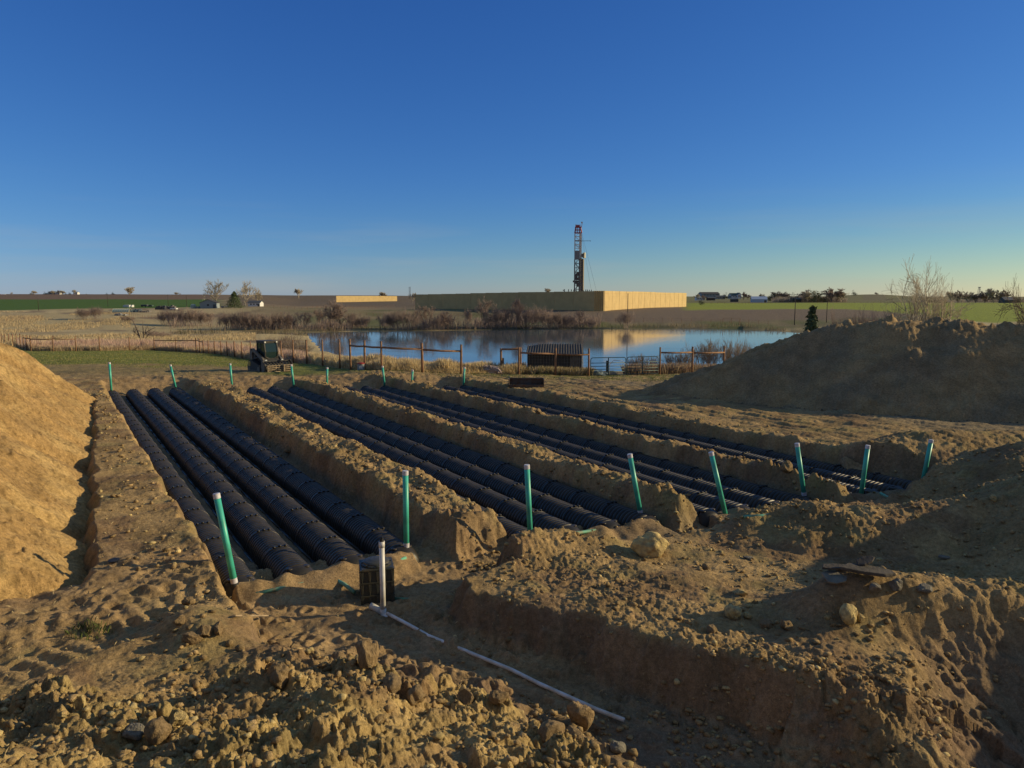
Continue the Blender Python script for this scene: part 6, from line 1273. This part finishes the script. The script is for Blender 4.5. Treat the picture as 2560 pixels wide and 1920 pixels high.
n = 26000; px = rng.uniform(430, 1960, n); yy = rng.uniform(232, 305, n); x = (px - 1280) / F * (yy + 1.3); sd = sd_poly(x, yy, POND); k = (sd < .5) & (sd > -7) & (yy > 232); x, yy = x[k], yy[k]; kk = fbm(x * .12, yy * .05, 3, 124) > -.1; x, yy = x[kk], yy[kk]
blades('bank_reeds', x, yy, rng.uniform(.6, 1.8, len(x)), rng.uniform(.07, .16, len(x)), jit((.30, .235, .15), len(x), .25, (.13, .12, .06), .4), .3, 'reeds along the far waterline of the pond', 'reeds')
n = 60000; px = rng.uniform(-80, 760, n); yy = rng.uniform(49, 98, n); x = (px - 1280) / F * (yy + .5); k = (yy < np.interp((px - 1280) / F, _fx, _fy) - .2) & (yy + 3 * fbm(x * .25, yy * .25, 3, 90) > 51 + 4 * rng.random(n)); x, yy = x[k], yy[k]
blades('lawn_grass', x, yy, rng.uniform(.03, .09, len(x)), rng.uniform(.02, .04, len(x)), jit((.19, .215, .05), len(x), .3, (.38, .32, .13), .4), .5, 'short green grass before the long left fence')
n = 9000; px = rng.uniform(900, 1700, n); yy = rng.uniform(42.5, 50, n); x = (px - 1280) / F * (yy + .5); k = (yy < np.interp((px - 1280) / F, _fx, _fy) + 1.5) & (fbm(x * .8, yy * .8, 3, 126) > .0); x, yy = x[k], yy[k]
blades('weeds', x, yy, rng.uniform(.03, .10, len(x)), rng.uniform(.02, .04, len(x)), jit((.12, .15, .04), len(x), .3, (.22, .2, .08), .2), .6, 'low green weeds along the fence and gates', 'weeds')
p = G(222, 1580); n = 260; a = rng.uniform(0, 6.28, n); r_ = rng.random(n) ** .7 * .22; blades('grass_tuft', p.x + np.cos(a) * r_ * 1.3, p.y + np.sin(a) * r_, rng.uniform(.03, .10, n), rng.uniform(.004, .008, n), jit((.10, .13, .04), n, .3, (.25, .2, .1), .3), .9, 'small green grass tuft on the left foreground soil', 'grass tuft')['kind'] = 'stuff'
n = 30000; px = rng.uniform(395, 1500, n); yy = rng.uniform(262, 330, n); x = (px - 1280) / F * (yy + 1.3); sd = sd_poly(x, yy, POND); k = (sd < -1) & (sd > -26) & (fbm(x * .05, yy * .04, 3, 140) > -.22) & ((px < 920) | (px > 955)); x, yy = x[k], yy[k]
blades('bank_thicket', x, yy, rng.uniform(1.5, 5.0, len(x)) * np.clip(.75 + .6 * fbm(x * .06, yy * .06, 2, 141), .3, 1.3), rng.uniform(.05, .11, len(x)), jit((.30, .225, .19), len(x), .25, (.40, .31, .24), .3), .35, 'tangle of thin bare stems along the far pond bank', 'thicket')
n = 9000; px = np.concatenate([rng.uniform(1925, 2112, n // 2), rng.uniform(2330, 2700, n - n // 2)]); yy = rng.uniform(860, 900, n); x = (px - 1280) / F * yy
blades('far_thicket', x, yy, rng.uniform(3, 8.5, n) * np.clip(.7 + .7 * fbm(x * .02, yy * .01, 2, 142), .3, 1.3), rng.uniform(.10, .28, n), jit((.40, .33, .28), n, .25, (.28, .26, .18), .3), .4, 'far belt of bare bushes along the right fields', 'thicket')
# bits of straw on the soil
n = 2600; x = rng.uniform(-8, 5, n); yy = rng.uniform(5, 15, n); uu, vv = UV(x, yy); k = (vv < 2) | (yy < 12.5); x, yy = x[k], yy[k]
o = blades('straw_bits', x, yy, rng.uniform(.004, .02, len(x)), rng.uniform(.03, .09, len(x)) * .08, jit((.45, .36, .2), len(x), .2), 5.0, 'bits of dry straw strewn on the foreground soil', 'straw', .035)

# ------------------------------------------------------------------ loose rubble (uncountable clods)
def rubble(name, x, y, s, label, colr, seed=1):
    V1, F1 = [], []; protos = [rock_mesh(300 + k, 1, .22, .85, .95) for k in range(8)]
    z = H(x, y); n = len(x); Vs = []; Fs = []; Cs = []; base = 0
    for k in range(8):
        idx = np.arange(k, n, 8); P = protos[k][0]; Fc = np.array(protos[k][1]); m = len(idx); a = rng.uniform(0, 6.28, m); ca, sa = np.cos(a), np.sin(a)
        sx, sy, sz = s[idx] * rng.uniform(.8, 1.4, m), s[idx] * rng.uniform(.7, 1.1, m), s[idx] * rng.uniform(.55, 1.0, m)
        q = P[None] * np.stack([sx, sy, sz], 1)[:, None, :]; X_ = q[..., 0] * ca[:, None] - q[..., 1] * sa[:, None] + x[idx][:, None]; Y_ = q[..., 0] * sa[:, None] + q[..., 1] * ca[:, None] + y[idx][:, None]; Z_ = q[..., 2] + (z[idx] + s[idx] * .12)[:, None]
        Vs.append(np.stack([X_, Y_, Z_], -1).reshape(-1, 3)); Fs.append((Fc[None] + (np.arange(m) * len(P))[:, None, None] + base).reshape(-1, 3)); Cs.append(np.repeat(colr[idx], len(P), 0)); base += m * len(P)
    C = np.concatenate(Cs); C = np.concatenate([C, np.zeros((len(C), 1))], 1)
    o = np_mesh(name, np.concatenate(Vs), np.concatenate(Fs), M_CLOD, C, False); o['kind'] = 'stuff'; tag(o, label, 'rubble'); return o
def psize(n, a, b, pw=2.6): return a + (b - a) * rng.random(n) ** pw
def ccol(n): return jit((.33, .23, .11), n, .3, (.50, .385, .18), .14)
n = 17000; x = rng.uniform(-8, 5, n); yy = rng.uniform(4.6, 9.2, n); k = (fbm(x * .8, yy * .8, 3, 130) > rng.uniform(-.7, .3, n)) & ((yy + .45 * np.clip(-x - 2.5, 0, 2.2) < 8.7) | (rng.random(n) < .12)); x, yy = x[k], yy[k]; rubble('rubble', x, yy, psize(len(x), .012, .13, 4.0), 'clods and crumbs strewn over the foreground heap', ccol(len(x)))
n = 11000; x = rng.uniform(-1, 12, n); yy = rng.uniform(8, 18, n); k = fbm(x * .9, yy * .9, 3, 131) > rng.uniform(-.5, .4, n); x, yy = x[k], yy[k]; rubble('rubble', x, yy, psize(len(x), .012, .12, 3.5), 'small stones and crumbs on the plateau and right mounds', ccol(len(x)))
n = 9000; x = rng.uniform(7, 24, n); yy = rng.uniform(23, 39, n); k = np.abs(soil_pile_full(x, yy) - H(x, yy) + .05) < .12; x, yy = x[k], yy[k]; rubble('rubble', x, yy, psize(len(x), .03, .16, 2.2), 'stones rolled to the foot of the tall soil heap', jit((.20, .165, .11), len(x), .25))
us = []; vs_ = []
for vc, ww, nn in ((6.95, .42, 2600), (11.7, .3, 1500), (15.85, .25, 1200), (19.7, .5, 1200), (1.5, .4, 1500)):
    u_ = rng.uniform(10.8 if vc > 3 else 8, 41, nn); v_ = vc + rng.normal(0, ww, nn); k = fbm(u_ * .7, v_ * .7, 3, 132) > rng.uniform(-.5, .4, nn); us.append(u_[k]); vs_.append(v_[k])
u_ = np.concatenate(us); v_ = np.concatenate(vs_); x = TX * u_ + NX * v_; yy = TY * u_ + NY * v_; rubble('rubble', x, yy, psize(len(x), .02, .16, 3.0), 'clods lying along the tops and lips of the trench berms', ccol(len(x)))
